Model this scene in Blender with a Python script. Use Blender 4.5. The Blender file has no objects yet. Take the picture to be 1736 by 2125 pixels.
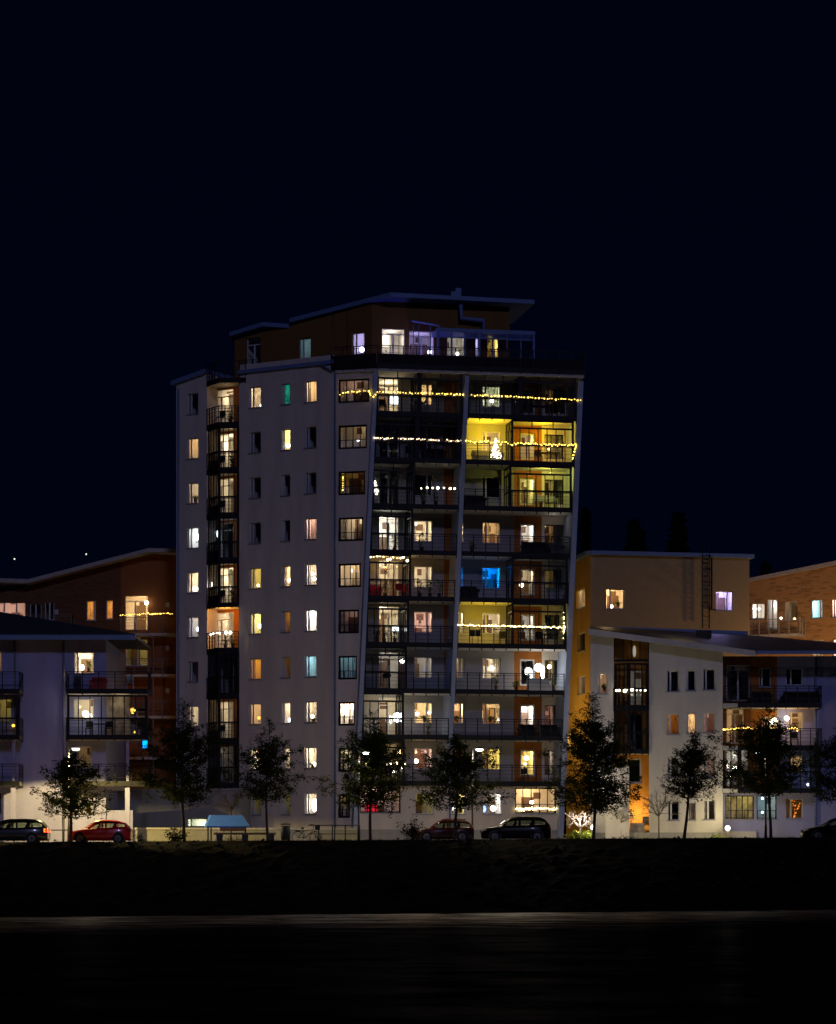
import bpy, bmesh, math, random
from mathutils import Vector, Matrix, noise
R = random.Random(11)
SC = bpy.context.scene
COL = SC.collection
rad = math.radians

# ------------------------------------------------------------------ camera
# photo coordinates used for measuring: 1736 x 2125; K turns one of them into metres per metre of distance
K = 1.9274 / 11500.0
HY, CX = 1835.0, 868.0
cam_d = bpy.data.cameras.new("camera")
cam = bpy.data.objects.new("camera", cam_d)
COL.objects.link(cam)
cam.location = (0, 0, 0)
cam.rotation_euler = (rad(90), 0, 0)
cam_d.sensor_fit = 'HORIZONTAL'
cam_d.sensor_width = 36
cam_d.lens = 36 * 11500 / 3346
cam_d.shift_y = (HY - 1062.5) / 1736
cam_d.clip_start = 0.5
cam_d.clip_end = 3000
SC.camera = cam

# ------------------------------------------------------------------ world, moonlit city sky glow
w = bpy.data.worlds.new("World")
SC.world = w
w.use_nodes = True
nt = w.node_tree
bg = nt.nodes['Background']
tc = nt.nodes.new('ShaderNodeTexCoord')
sx = nt.nodes.new('ShaderNodeSeparateXYZ')
cr = nt.nodes.new('ShaderNodeValToRGB')
nt.links.new(tc.outputs['Generated'], sx.inputs[0])
nt.links.new(sx.outputs['Z'], cr.inputs[0])
nt.links.new(cr.outputs[0], bg.inputs[0])
cr.color_ramp.elements[0].position = 0.0
cr.color_ramp.elements[0].color = (0.0004, 0.0011, 0.0062, 1)
cr.color_ramp.elements[1].position = 0.5
cr.color_ramp.elements[1].color = (0.0001, 0.0005, 0.0034, 1)
bg.inputs[1].default_value = 1.0
sun_d = bpy.data.lights.new("moon", 'SUN')
sun_d.energy = 0.255
sun_d.color = (0.47, 0.49, 1.0)
sun_d.angle = rad(3)
sun = bpy.data.objects.new("moon", sun_d)
COL.objects.link(sun)
sun.rotation_euler = (rad(90 - 21), 0, rad(8))

SC.view_settings.view_transform = 'Standard'
SC.view_settings.look = 'None'
SC.view_settings.exposure = 0
SC.view_settings.gamma = 1
cy = SC.cycles
cy.max_bounces = 6
cy.diffuse_bounces = 3
cy.glossy_bounces = 3
cy.transmission_bounces = 4
cy.transparent_max_bounces = 16
cy.sample_clamp_indirect = 1.5
cy.caustics_reflective = False
cy.caustics_refractive = False
cy.use_light_tree = True
cy.use_denoising = True

# ------------------------------------------------------------------ measuring helpers
def P(dx, dy, Y):
    return Vector(((dx - CX) * K * Y, Y, (HY - dy) * K * Y))
CROP = {1: (342.4, 570.7, .25106), 2: (674.5, 570.7, .32874), 3: (342.4, 959.9, .25106), 4: (674.5, 959.8, .32874),
        5: (342.4, 1349.0, .25106), 6: (674.5, 1349.0, .32874), 7: (0, 1115.5, .2391), 8: (0, 1452.7, .2391),
        11: (1141.4, 1115.5, .3425), 12: (1141.4, 1426.8, .3425)}
def q(c, u, v):
    a, b, s = CROP[c]
    return a + u * s, b + v * s
def qx(c, u):
    return CROP[c][0] + u * CROP[c][2]
def gz(X):
    return 2.47 + 0.0045 * X

class Face:
    """a vertical wall plane: u along it, z up, d outwards (towards the water)"""
    def __init__(s, p0, p1):
        s.o = Vector((p0[0], p0[1]))
        t = Vector((p1[0] - p0[0], p1[1] - p0[1]))
        s.L = t.length
        s.t = t / s.L
        s.n = Vector((s.t.y, -s.t.x))
    @staticmethod
    def px(dx0, Y0, dx1, Y1):
        a, b = P(dx0, HY, Y0), P(dx1, HY, Y1)
        return Face((a.x, a.y), (b.x, b.y))
    def shift(s, d):
        o = s.o + s.n * d
        return Face((o.x, o.y), (o.x + s.t.x * s.L, o.y + s.t.y * s.L))
    def pt(s, u, z, d=0.0):
        p = s.o + s.t * u + s.n * d
        return Vector((p.x, p.y, z))
    def u(s, dx, d=0.0):
        m = (dx - CX) * K
        o = s.o + s.n * d
        return (m * o.y - o.x) / (s.t.x - m * s.t.y)
    def Y(s, u, d=0.0):
        return (s.o + s.t * u + s.n * d).y
    def uz(s, dx, dy, d=0.0):
        u = s.u(dx, d)
        return u, (HY - dy) * K * s.Y(u, d)
    def rect(s, c, u0, v0, u1, v1, d=0.0):
        a = s.uz(*q(c, u0, v0), d)
        b = s.uz(*q(c, u1, v1), d)
        ym = (s.uz(*q(c, (u0 + u1) / 2, v0), d)[1], s.uz(*q(c, (u0 + u1) / 2, v1), d)[1])
        return (a[0], b[0], ym[1], ym[0])

# ------------------------------------------------------------------ materials
MATS = {}
def _new(name):
    m = bpy.data.materials.new(name)
    m.use_nodes = True
    return m, m.node_tree, m.node_tree.nodes['Principled BSDF']
def plain(name, col, rough=0.7, metal=0.0, spec=0.3, var=0.12, scale=3.0, bump=0.0, coat=0.0):
    if name in MATS: return MATS[name]
    m, t, b = _new(name)
    b.inputs['Roughness'].default_value = rough
    b.inputs['Metallic'].default_value = metal
    b.inputs['Specular IOR Level'].default_value = spec
    if coat: b.inputs['Coat Weight'].default_value = coat
    tcn = t.nodes.new('ShaderNodeTexCoord')
    n = t.nodes.new('ShaderNodeTexNoise')
    n.inputs['Scale'].default_value = scale
    n.inputs['Detail'].default_value = 6
    n.inputs['Roughness'].default_value = 0.65
    t.links.new(tcn.outputs['Object'], n.inputs['Vector'])
    r = t.nodes.new('ShaderNodeValToRGB')
    r.color_ramp.elements[0].position = 0.3
    r.color_ramp.elements[1].position = 0.7
    r.color_ramp.elements[0].color = tuple(max(0, c * (1 - var)) for c in col) + (1,)
    r.color_ramp.elements[1].color = tuple(min(1, c * (1 + var)) for c in col) + (1,)
    t.links.new(n.outputs['Fac'], r.inputs[0])
    t.links.new(r.outputs[0], b.inputs['Base Color'])
    if bump:
        n2 = t.nodes.new('ShaderNodeTexNoise')
        n2.inputs['Scale'].default_value = 22
        n2.inputs['Detail'].default_value = 4
        t.links.new(tcn.outputs['Object'], n2.inputs['Vector'])
        bp = t.nodes.new('ShaderNodeBump')
        bp.inputs['Strength'].default_value = bump
        bp.inputs['Distance'].default_value = 0.02
        t.links.new(n2.outputs['Fac'], bp.inputs['Height'])
        t.links.new(bp.outputs[0], b.inputs['Normal'])
    MATS[name] = m
    return m
def plaster(name, col):
    """render with fine grain and faint vertical rain streaks"""
    if name in MATS: return MATS[name]
    m, t, b = _new(name)
    b.inputs['Roughness'].default_value = 0.95
    b.inputs['Specular IOR Level'].default_value = 0.1
    tcn = t.nodes.new('ShaderNodeTexCoord')
    mp = t.nodes.new('ShaderNodeMapping')
    mp.inputs['Scale'].default_value = (.9, .9, 0.16)
    t.links.new(tcn.outputs['Object'], mp.inputs[0])
    n = t.nodes.new('ShaderNodeTexNoise')
    n.inputs['Scale'].default_value = 1.2
    n.inputs['Detail'].default_value = 8
    t.links.new(mp.outputs[0], n.inputs['Vector'])
    n1 = t.nodes.new('ShaderNodeTexNoise')
    n1.inputs['Scale'].default_value = 9
    n1.inputs['Detail'].default_value = 8
    n1.inputs['Roughness'].default_value = 0.8
    t.links.new(tcn.outputs['Object'], n1.inputs['Vector'])
    ad = t.nodes.new('ShaderNodeMath'); ad.operation = 'ADD'
    t.links.new(n.outputs['Fac'], ad.inputs[0])
    t.links.new(n1.outputs['Fac'], ad.inputs[1])
    r = t.nodes.new('ShaderNodeMapRange')
    r.inputs[1].default_value = 0.65; r.inputs[2].default_value = 1.35
    r.inputs[3].default_value = 0.76; r.inputs[4].default_value = 1.10
    t.links.new(ad.outputs[0], r.inputs[0])
    mx = t.nodes.new('ShaderNodeVectorMath'); mx.operation = 'SCALE'
    mx.inputs[0].default_value = col
    t.links.new(r.outputs[0], mx.inputs['Scale'])
    t.links.new(mx.outputs[0], b.inputs['Base Color'])
    n2 = t.nodes.new('ShaderNodeTexNoise')
    n2.inputs['Scale'].default_value = 28
    t.links.new(tcn.outputs['Object'], n2.inputs['Vector'])
    bp = t.nodes.new('ShaderNodeBump')
    bp.inputs['Strength'].default_value = 0.35
    bp.inputs['Distance'].default_value = 0.02
    t.links.new(n2.outputs['Fac'], bp.inputs['Height'])
    t.links.new(bp.outputs[0], b.inputs['Normal'])
    MATS[name] = m
    return m
def brick(name, c1, c2, mortar):
    if name in MATS: return MATS[name]
    m, t, b = _new(name)
    b.inputs['Roughness'].default_value = 0.9
    b.inputs['Specular IOR Level'].default_value = 0.15
    tcn = t.nodes.new('ShaderNodeTexCoord')
    sp = t.nodes.new('ShaderNodeSeparateXYZ')
    cb = t.nodes.new('ShaderNodeCombineXYZ')
    t.links.new(tcn.outputs['Object'], sp.inputs[0])
    t.links.new(sp.outputs['X'], cb.inputs['X'])
    t.links.new(sp.outputs['Z'], cb.inputs['Y'])
    bk = t.nodes.new('ShaderNodeTexBrick')
    t.links.new(cb.outputs[0], bk.inputs['Vector'])
    bk.inputs['Color1'].default_value = c1 + (1,)
    bk.inputs['Color2'].default_value = c2 + (1,)
    bk.inputs['Mortar'].default_value = mortar + (1,)
    bk.inputs['Scale'].default_value = 1.0
    bk.inputs['Mortar Size'].default_value = 0.012
    bk.inputs['Bias'].default_value = -0.55
    bk.inputs['Brick Width'].default_value = 0.42
    bk.inputs['Row Height'].default_value = 0.14
    t.links.new(bk.outputs['Color'], b.inputs['Base Color'])
    bp = t.nodes.new('ShaderNodeBump')
    bp.inputs['Strength'].default_value = 0.5
    bp.inputs['Distance'].default_value = 0.01
    bp.invert = True
    t.links.new(bk.outputs['Fac'], bp.inputs['Height'])
    t.links.new(bp.outputs[0], b.inputs['Normal'])
    MATS[name] = m
    return m
def emit(name, col, s):
    if name in MATS: return MATS[name]
    m, t, b = _new(name)
    b.inputs['Base Color'].default_value = (0.02, 0.02, 0.02, 1)
    b.inputs['Emission Color'].default_value = tuple(col) + (1,)
    b.inputs['Emission Strength'].default_value = s
    m.cycles.emission_sampling = 'NONE'
    MATS[name] = m
    return m
def glass(name, tint=(1, 1, 1), refl=0.06):
    if name in MATS: return MATS[name]
    m = bpy.data.materials.new(name)
    m.use_nodes = True
    t = m.node_tree
    t.nodes.clear()
    o = t.nodes.new('ShaderNodeOutputMaterial')
    tr = t.nodes.new('ShaderNodeBsdfTransparent'); tr.inputs[0].default_value = tint + (1,)
    gl = t.nodes.new('ShaderNodeBsdfGlossy'); gl.inputs['Roughness'].default_value = 0.03
    lw = t.nodes.new('ShaderNodeLayerWeight'); lw.inputs[0].default_value = 0.25
    mr = t.nodes.new('ShaderNodeMapRange')
    mr.inputs[3].default_value = refl; mr.inputs[4].default_value = 0.6
    mx = t.nodes.new('ShaderNodeMixShader')
    t.links.new(lw.outputs['Fresnel'], mr.inputs[0])
    t.links.new(mr.outputs[0], mx.inputs[0])
    t.links.new(tr.outputs[0], mx.inputs[1])
    t.links.new(gl.outputs[0], mx.inputs[2])
    t.links.new(mx.outputs[0], o.inputs[0])
    MATS[name] = m
    return m
def translucent(name, col, f=0.5):
    if name in MATS: return MATS[name]
    m = bpy.data.materials.new(name)
    m.use_nodes = True
    t = m.node_tree
    t.nodes.clear()
    o = t.nodes.new('ShaderNodeOutputMaterial')
    d = t.nodes.new('ShaderNodeBsdfDiffuse')
    tl = t.nodes.new('ShaderNodeBsdfTranslucent')
    mx = t.nodes.new('ShaderNodeMixShader'); mx.inputs[0].default_value = f
    n = t.nodes.new('ShaderNodeTexNoise'); n.inputs['Scale'].default_value = 2.5
    g = t.nodes.new('ShaderNodeNewGeometry')
    t.links.new(g.outputs['Position'], n.inputs['Vector'])
    r = t.nodes.new('ShaderNodeValToRGB')
    r.color_ramp.elements[0].position = .35; r.color_ramp.elements[1].position = .65
    r.color_ramp.elements[0].color = tuple(c * .65 for c in col) + (1,)
    r.color_ramp.elements[1].color = tuple(min(1, c * 1.3) for c in col) + (1,)
    t.links.new(n.outputs['Fac'], r.inputs[0])
    t.links.new(r.outputs[0], d.inputs[0]); t.links.new(r.outputs[0], tl.inputs[0])
    t.links.new(d.outputs[0], mx.inputs[1]); t.links.new(tl.outputs[0], mx.inputs[2])
    t.links.new(mx.outputs[0], o.inputs[0])
    MATS[name] = m
    return m

WHITE = plaster('tower_plaster', (0.70, 0.61, 0.52))
SOFF = plain('concrete_slab', (0.50, 0.48, 0.44), .9, bump=.2)
STEEL = plain('black_steel', (0.008, 0.008, 0.010), .55, spec=.25)
FRAMEW = plain('white_frame', (0.62, 0.62, 0.62), .5)
FRAMEB = plain('black_frame', (0.008, 0.008, 0.009), .55, spec=.25)
SILL = plain('sill_metal', (0.32, 0.33, 0.36), .5, metal=.3)
GLASS = glass('window_glass')
GLASS2 = glass('balcony_glass', (.93, .95, .95), .03)
ROOMW = plain('room_wall', (0.74, 0.71, 0.66), .9, var=.06, scale=1.0)
ROOMD = plain('room_furnishing', (0.10, 0.06, 0.04), .6)
CURT = translucent('curtain_cloth', (0.72, 0.66, 0.56), .5)
FASCIA = plain('fascia_metal', (0.15, 0.23, 0.42), .55, metal=.1, var=.08)
ROOFD = plain('dark_roof_felt', (0.055, 0.058, 0.07), .55, var=.2, scale=1)

# ------------------------------------------------------------------ mesh builder
ORG = {}          # world position of each object's own root
class MB:
    def __init__(s):
        s.bm = bmesh.new()
        s.mi = 0
    def quad(s, pts):
        f = s.bm.faces.new([s.bm.verts.new(p) for p in pts])
        f.material_index = s.mi
        return f
    def hexa(s, p):
        v = [s.bm.verts.new(x) for x in p]
        for i in ((0, 3, 2, 1), (4, 5, 6, 7), (0, 1, 5, 4), (1, 2, 6, 5), (2, 3, 7, 6), (3, 0, 4, 7)):
            s.bm.faces.new([v[k] for k in i]).material_index = s.mi
    def box(s, x0, x1, y0, y1, z0, z1):
        s.hexa([(x0, y0, z0), (x1, y0, z0), (x1, y1, z0), (x0, y1, z0), (x0, y0, z1), (x1, y0, z1), (x1, y1, z1), (x0, y1, z1)])
    def fbox(s, F, u0, u1, z0, z1, d0, d1, su=0.0):
        """box in a face's frame; su shears it sideways with height"""
        a = su
        s.hexa([F.pt(u0, z0, d1), F.pt(u1, z0, d1), F.pt(u1, z0, d0), F.pt(u0, z0, d0),
                F.pt(u0 + a, z1, d1), F.pt(u1 + a, z1, d1), F.pt(u1 + a, z1, d0), F.pt(u0 + a, z1, d0)])
    def prism(s, pts, off):
        off = Vector(off)
        a = [s.bm.verts.new(p) for p in pts]
        b = [s.bm.verts.new(Vector(p) + off) for p in pts]
        n = len(pts)
        s.bm.faces.new(a).material_index = s.mi
        s.bm.faces.new(b[::-1]).material_index = s.mi
        for i in range(n):
            s.bm.faces.new([a[i], a[(i + 1) % n], b[(i + 1) % n], b[i]]).material_index = s.mi
    def tube(s, pts, r, seg=6, r2=None):
        pts = [Vector(p) for p in pts]
        n = len(pts)
        rings = []
        for i, p in enumerate(pts):
            t = (pts[min(i + 1, n - 1)] - pts[max(i - 1, 0)]).normalized()
            a = Vector((0, 0, 1)) if abs(t.z) < .9 else Vector((1, 0, 0))
            x = t.cross(a).normalized(); y = t.cross(x)
            rr = r if r2 is None else r + (r2 - r) * i / max(1, n - 1)
            rings.append([s.bm.verts.new(p + x * rr * math.cos(2 * math.pi * k / seg) + y * rr * math.sin(2 * math.pi * k / seg)) for k in range(seg)])
        for a, b in zip(rings, rings[1:]):
            for k in range(seg):
                f = s.bm.faces.new([a[k], a[(k + 1) % seg], b[(k + 1) % seg], b[k]])
                f.material_index = s.mi; f.smooth = True
        s.bm.faces.new(rings[0][::-1]).material_index = s.mi
        s.bm.faces.new(rings[-1]).material_index = s.mi
    def lathe(s, c, prof, seg=16, axis='z'):
        """prof: (radius, height) pairs"""
        c = Vector(c)
        rings = []
        for r, h in prof:
            ring = []
            for k in range(seg):
                a = 2 * math.pi * k / seg
                x, y = r * math.cos(a), r * math.sin(a)
                v = (x, y, h) if axis == 'z' else ((x, h, y) if axis == 'y' else (h, x, y))
                ring.append(s.bm.verts.new(c + Vector(v)))
            rings.append(ring)
        for a, b in zip(rings, rings[1:]):
            for k in range(seg):
                f = s.bm.faces.new([a[k], a[(k + 1) % seg], b[(k + 1) % seg], b[k]])
                f.material_index = s.mi; f.smooth = True
        s.bm.faces.new(rings[0][::-1]).material_index = s.mi
        s.bm.faces.new(rings[-1]).material_index = s.mi
    def ball(s, c, r, seg=10, sz=1.0):
        s.lathe(c, [(max(.02 * r, r * math.sin(math.pi * i / seg)), -r * sz * math.cos(math.pi * i / seg)) for i in range(seg + 1)], seg)
    def cut(s, co, no):
        """throw away what lies on the side no points to"""
        g = s.bm.verts[:] + s.bm.edges[:] + s.bm.faces[:]
        bmesh.ops.bisect_plane(s.bm, geom=g, plane_co=co, plane_no=no, clear_outer=True)
    def cutk(s, co, no, keep):
        """cut along a plane and keep the side where the point keep lies"""
        co, no = Vector(co), Vector(no)
        if (Vector(keep) - co).dot(no) > 0: no = -no
        s.cut(co, no)
    def build(s, name, mats, parent=None, recalc=True):
        if recalc:
            bmesh.ops.recalc_face_normals(s.bm, faces=s.bm.faces[:])
        o = Vector((0, 0, 0))
        if parent is not None:
            o = ORG[parent.name]
            bmesh.ops.translate(s.bm, verts=s.bm.verts[:], vec=-o)
        me = bpy.data.meshes.new(name)
        s.bm.to_mesh(me); s.bm.free()
        for m in (mats if isinstance(mats, (list, tuple)) else [mats]):
            me.materials.append(m)
        ob = bpy.data.objects.new(name, me)
        COL.objects.link(ob)
        if parent is not None: ob.parent = parent
        ORG[ob.name] = o.copy()
        return ob
def thing(name, label, cat, loc, group=None):
    o = bpy.data.objects.new(name, None)
    o.empty_display_size = .3
    COL.objects.link(o)
    o.location = loc
    ORG[o.name] = Vector(loc)
    o['label'] = label; o['category'] = cat
    if group: o['group'] = group
    return o
def tag(o, label, cat, group=None):
    o['label'] = label; o['category'] = cat
    if group: o['group'] = group
    return o
def struct(o, kind='structure'):
    o['kind'] = kind
    return o
def rehome(o, loc):
    """give a one-mesh thing its own origin"""
    loc = Vector(loc)
    o.data.transform(Matrix.Translation(-loc)); o.location = loc
    ORG[o.name] = loc
    return o
def light(name, loc, col, p, parent=None, r=.12, kind='POINT', spot=None, aim=None, blend=.15):
    d = bpy.data.lights.new(name, kind)
    d.energy = p; d.color = col; d.shadow_soft_size = r
    if kind == 'SPOT':
        d.spot_size = spot; d.spot_blend = blend
    o = bpy.data.objects.new(name, d)
    COL.objects.link(o)
    if aim is not None:
        o.rotation_euler = Vector(aim).to_track_quat('-Z', 'Y').to_euler()
    o.location = Vector(loc) - (ORG[parent.name] if parent else Vector())
    if parent: o.parent = parent
    return o

HUE = {'W': (1, .62, .26), 'C': (1, .76, .46), 'H': (1, .92, .82), 'B': (.0, .20, 1), 'Y': (1, .72, .16), 'O': (1, .42, .06), 'V': (.50, .42, 1),
       'T': (0, .85, .6), 'A': (.40, .82, 1), 'P': (1, .56, .44), 'G': (.88, 1, .66), 'K': (.80, .93, 1), 'E': (1, .82, .22), 'N': (.9, .8, .7), 'R': (1, .05, .08)}
POW = [0, .35, .9, 2, 4.5, 8, 14, 22, 36, 60]
LITSCALE = 5.2

def wall(mb, F, u0, u1, z0, z1, holes=(), d=0.0, depth=.22):
    us = sorted({u0, u1, *[min(max(h[i], u0), u1) for h in holes for i in (0, 1)]})
    zs = sorted({z0, z1, *[min(max(h[i], z0), z1) for h in holes for i in (2, 3)]})
    for a, b in zip(us, us[1:]):
        for c, e in zip(zs, zs[1:]):
            if b - a < 1e-4 or e - c < 1e-4: continue
            um, zm = (a + b) / 2, (c + e) / 2
            if any(h[0] < um < h[1] and h[2] < zm < h[3] for h in holes): continue
            mb.quad([F.pt(a, c, d), F.pt(b, c, d), F.pt(b, e, d), F.pt(a, e, d)])
    if depth:
        for h in holes:
            a, b, c, e = h[:4]
            for p, r in (((a, c), (b, c)), ((b, c), (b, e)), ((b, e), (a, e)), ((a, e), (a, c))):
                mb.quad([F.pt(*p, d), F.pt(*r, d), F.pt(*r, d - depth), F.pt(*p, d - depth)])

def window(root, F, h, lit='.0', mull=(.22,), black=False, sill=True, curtain=None, rail=False, trans=(), depth=2.6, mg=.45, name='window', back=.22, low=.9, high=.42, furn=True, fw=.055):
    """frame, glass and the room behind it; h is the opening (u0,u1,z0,z1)"""
    u0, u1, z0, z1 = h[:4]
    W, H = u1 - u0, z1 - z0
    fm = MB()
    da, db = -back + .01, -back + .09
    e = .003
    fm.fbox(F, u0 + e, u1 - e, z0 + e, z0 + fw, da, db); fm.fbox(F, u0 + e, u1 - e, z1 - fw, z1 - e, da, db)
    fm.fbox(F, u0 + e, u0 + fw, z0 + fw, z1 - fw, da, db); fm.fbox(F, u1 - fw, u1 - e, z0 + fw, z1 - fw, da, db)
    mw = .022 if black else .05
    tt = sorted(trans)
    for k in mull:
        uc = u0 + W * k
        fm.fbox(F, uc - mw, uc + mw, z0 + fw, (z0 + H * tt[0] - .03) if tt else z1 - fw, da, db - .005)
    for k in tt:
        fm.fbox(F, u0 + fw, u1 - fw, z0 + H * k - .03, z0 + H * k + .03, da, db)
    if sill:
        fm.mi = 1
        fm.fbox(F, u0 - .05, u1 + .05, z0 - .05, z0 - .003, -.0 + .002, .07)
        fm.fbox(F, u0 + .004, u1 - .004, z0 + .003, z0 + .02, db + .002, .06)
        fm.mi = 0
    if rail:
        zr = z0 + H * .36
        fm.fbox(F, u0 + .02, u1 - .02, zr - .02, zr + .02, .01, .05)
        fm.fbox(F, u0 + .02, u1 - .02, z0 + .10, z0 + .125, .01, .05)
        n = max(3, int(W / .45))
        for i in range(n + 1):
            uu = u0 + .04 + (W - .08) * i / n
            fm.fbox(F, uu - .015, uu + .015, z0 + .02, zr - .02, .015, .045)
    fr = fm.build(name, [FRAMEB if black else FRAMEW, SILL], root)
    g = MB()
    g.fbox(F, u0 + fw, u1 - fw, z0 + fw, z1 - fw, -back + .03, -back + .045)
    g.build('pane', GLASS, fr)
    # room
    r = MB()
    ra, rb, rz0, rz1 = u0 - mg, u1 + mg, z0 - low, z1 + high
    if low == 0: rz0 = z0 - .01
    d1 = -back - depth
    wall(r, F, ra, rb, rz0, rz1, [h], d=-back - .004, depth=0)
    r.quad([F.pt(ra, rz0, d1), F.pt(rb, rz0, d1), F.pt(rb, rz1, d1), F.pt(ra, rz1, d1)])
    for p, s_ in (((ra, rz0), (rb, rz0)), ((rb, rz0), (rb, rz1)), ((rb, rz1), (ra, rz1)), ((ra, rz1), (ra, rz0))):
        r.quad([F.pt(*p, -back - .004), F.pt(*s_, -back - .004), F.pt(*s_, d1), F.pt(*p, d1)])
    if furn:
        r.mi = 1
        RW = rb - ra
        k = R.random()
        if k < .4:      # inner door
            a = ra + RW * R.uniform(.15, .55)
            r.fbox(F, a, a + .8, rz0 + .01, rz0 + 2.0, d1 + .005, d1 + .04)
        elif k < .75:   # cabinet
            a = ra + RW * R.uniform(.2, .5)
            r.fbox(F, a, min(rb - .05, a + R.uniform(.5, 1.1)), rz0 + .01, rz0 + R.uniform(1.2, 2.0), d1 + .005, d1 + .4)
        a = ra + RW * R.uniform(.4, .6)
        r.fbox(F, a, a + R.uniform(.25, .5), rz0 + 1.9, rz0 + 2.3, d1 + .006, d1 + .03)   # picture hung on the wall
    r.build('room', [ROOMW, ROOMD], fr, recalc=False)
    code, n = lit[0], int(lit[1])
    if n:
        light('room_light', F.pt((u0 + u1) / 2 + R.uniform(-.2, .3) * W, rz1 - .55, -back - min(1.25, depth * .5)), HUE[code], POW[n] * LITSCALE, fr, r=.15)
    if curtain:
        for (a, b) in curtain:
            c = MB()
            nn = max(6, int((b - a) * W / .035))
            prev = None
            for i in range(nn + 1):
                uu = u0 + W * (a + (b - a) * i / nn)
                dd = -back - .10 + .03 * math.sin(i * 1.9) + .01 * math.sin(i * 5.1)
                cur = (F.pt(uu, z0 - .2 * (low > 0), dd), F.pt(uu, z1 + .06, dd))
                if prev: c.quad([prev[0], cur[0], cur[1], prev[1]])
                prev = cur
            c.build('curtain', CURT, fr)
    return fr
# ================================================================== the leaning tower
L = Face.px(366, 187.0, 695, 180.7)
F0 = Face.px(695, 180.7, 781, 180.0)
G = Face.px(781, 180.0, 1207, 182.4)
LEAN = .0455
ZT = 31.6                              # height at which the lean is measured
FLOOR = [0] + [29.62 - 2.896 * (r - 1) for r in range(1, 10)]
ORD = ['', 'top', 'second', 'third', 'fourth', 'fifth', 'sixth', 'seventh', 'eighth', 'ninth', 'ground']
tower = thing('apartment_tower', 'tall ten storey apartment tower with white walls and leaning balcony fins', 'building', (0, 181, 2.4))
BROWN = plain('ochre_panel', (0.34, 0.115, 0.018), .8, var=.15, scale=2)
OCHRE = plaster('penthouse_render', (0.22, 0.11, 0.035))
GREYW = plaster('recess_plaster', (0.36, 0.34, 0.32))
PLINTH = plain('concrete_plinth', (0.33, 0.32, 0.29), .9, bump=.3)

def lean_u(F, dx_top, z, d=0.0):
    return F.u(dx_top, d) - LEAN * (ZT - z)

# ---- left face
colx = {1: (388.8, 411.6), 2: (517.6, 541.6), 3: (583.4, 602.4), 4: (632.6, 656.9)}
colm = {1: (.26,), 2: (.24,), 3: (.2,), 4: (.24,)}
coln = {1: 'leftmost window column', 2: 'window column beside the glazed niche', 3: 'narrow window column', 4: 'window column by the downpipe'}
lit = {1: '.0 W5 C4 K6 C7 N4 .0 C5 N1 .0', 2: 'C7 .0 .0 .0 Y5 E6 O5 W5 C7 E1', 3: 'T4 E6 .0 .0 W6 O2 O1 C6 C4 E1', 4: 'W6 .0 .0 P5 C6 H8 A5 C5 C7 C5'}
wins = []
for c in (1, 2, 3, 4):
    a, b = L.u(colx[c][0]), L.u(colx[c][1])
    for r in range(1, 11):
        if c == 1 and r > 9: continue
        zc = 31.15 - 2.896 * (r - 1)
        wins.append((a, b, zc - .68, zc + .66, c, r))
nic = (L.u(430), L.u(496), 6.3, 34.0)
mb = MB()
wall(mb, L, 0, L.L, 2.0, 33.3, [h[:4] for h in wins] + [nic], depth=0)
for h in wins:
    a, b, c, e = h[:4]
    for p, s_ in (((a, c), (b, c)), ((b, c), (b, e)), ((b, e), (a, e)), ((a, e), (a, c))):
        mb.quad([L.pt(*p, 0), L.pt(*s_, 0), L.pt(*s_, -.22), L.pt(*p, -.22)])
# sloping eave on the leftmost strip
mb.cutk(L.pt(0, 32.55), (L.pt(nic[0], 33.15) - L.pt(0, 32.55)).cross(Vector((L.n.x, L.n.y, 0))), L.pt(1, 10))
NDEP = -1.2
for s_ in (nic[0], nic[1]):
    mb.quad([L.pt(s_, 6.3, 0), L.pt(s_, 33.0, 0), L.pt(s_, 33.0, NDEP), L.pt(s_, 6.3, NDEP)])
mb.quad([L.pt(nic[0], 6.3, 0), L.pt(nic[1], 6.3, 0), L.pt(nic[1], 6.3, NDEP), L.pt(nic[0], 6.3, NDEP)])
# far side, back and front right flank of the block
back = 15.0
pA, pD = L.pt(0, 0), L.pt(L.L, 0)
bA = pA + Vector((2.5, back, 0)); bR = G.pt(G.L, 0, -back + 1)
gR = G.pt(G.L, 0, -2.2)
def sheet(mb, a, b, z0, z1):
    mb.quad([(a.x, a.y, z0), (b.x, b.y, z0), (b.x, b.y, z1), (a.x, a.y, z1)])
sheet(mb, bA, pA, 2.0, 32.55); sheet(mb, bR, bA, 2.0, 32.6)
sheet(mb, G.pt(G.L - 1.3, 0, -2.2), bR, 2.0, 32.3)
mb.build('wall', WHITE, tower)
for h in wins:
    c, r = h[4], h[5]
    cur = None
    k = R.random()
    if (c, r) == (2, 1): cur = [(.1, .95)]
    elif (c, r) == (4, 4): cur = [(.3, .98)]
    elif (c, r) == (3, 1): cur = [(.04, .96)]
    elif k < .45: cur = [(.05, R.uniform(.2, .34))]
    elif k < .6: cur = [(R.uniform(.7, .8), .96)]
    code = lit[c].split()[r - 1]
    window(tower, L, h, code, colm[c], curtain=cur, mg=.32 if c in (3, 4) else .45, depth=1.4 if c == 4 else 2.6)

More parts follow.
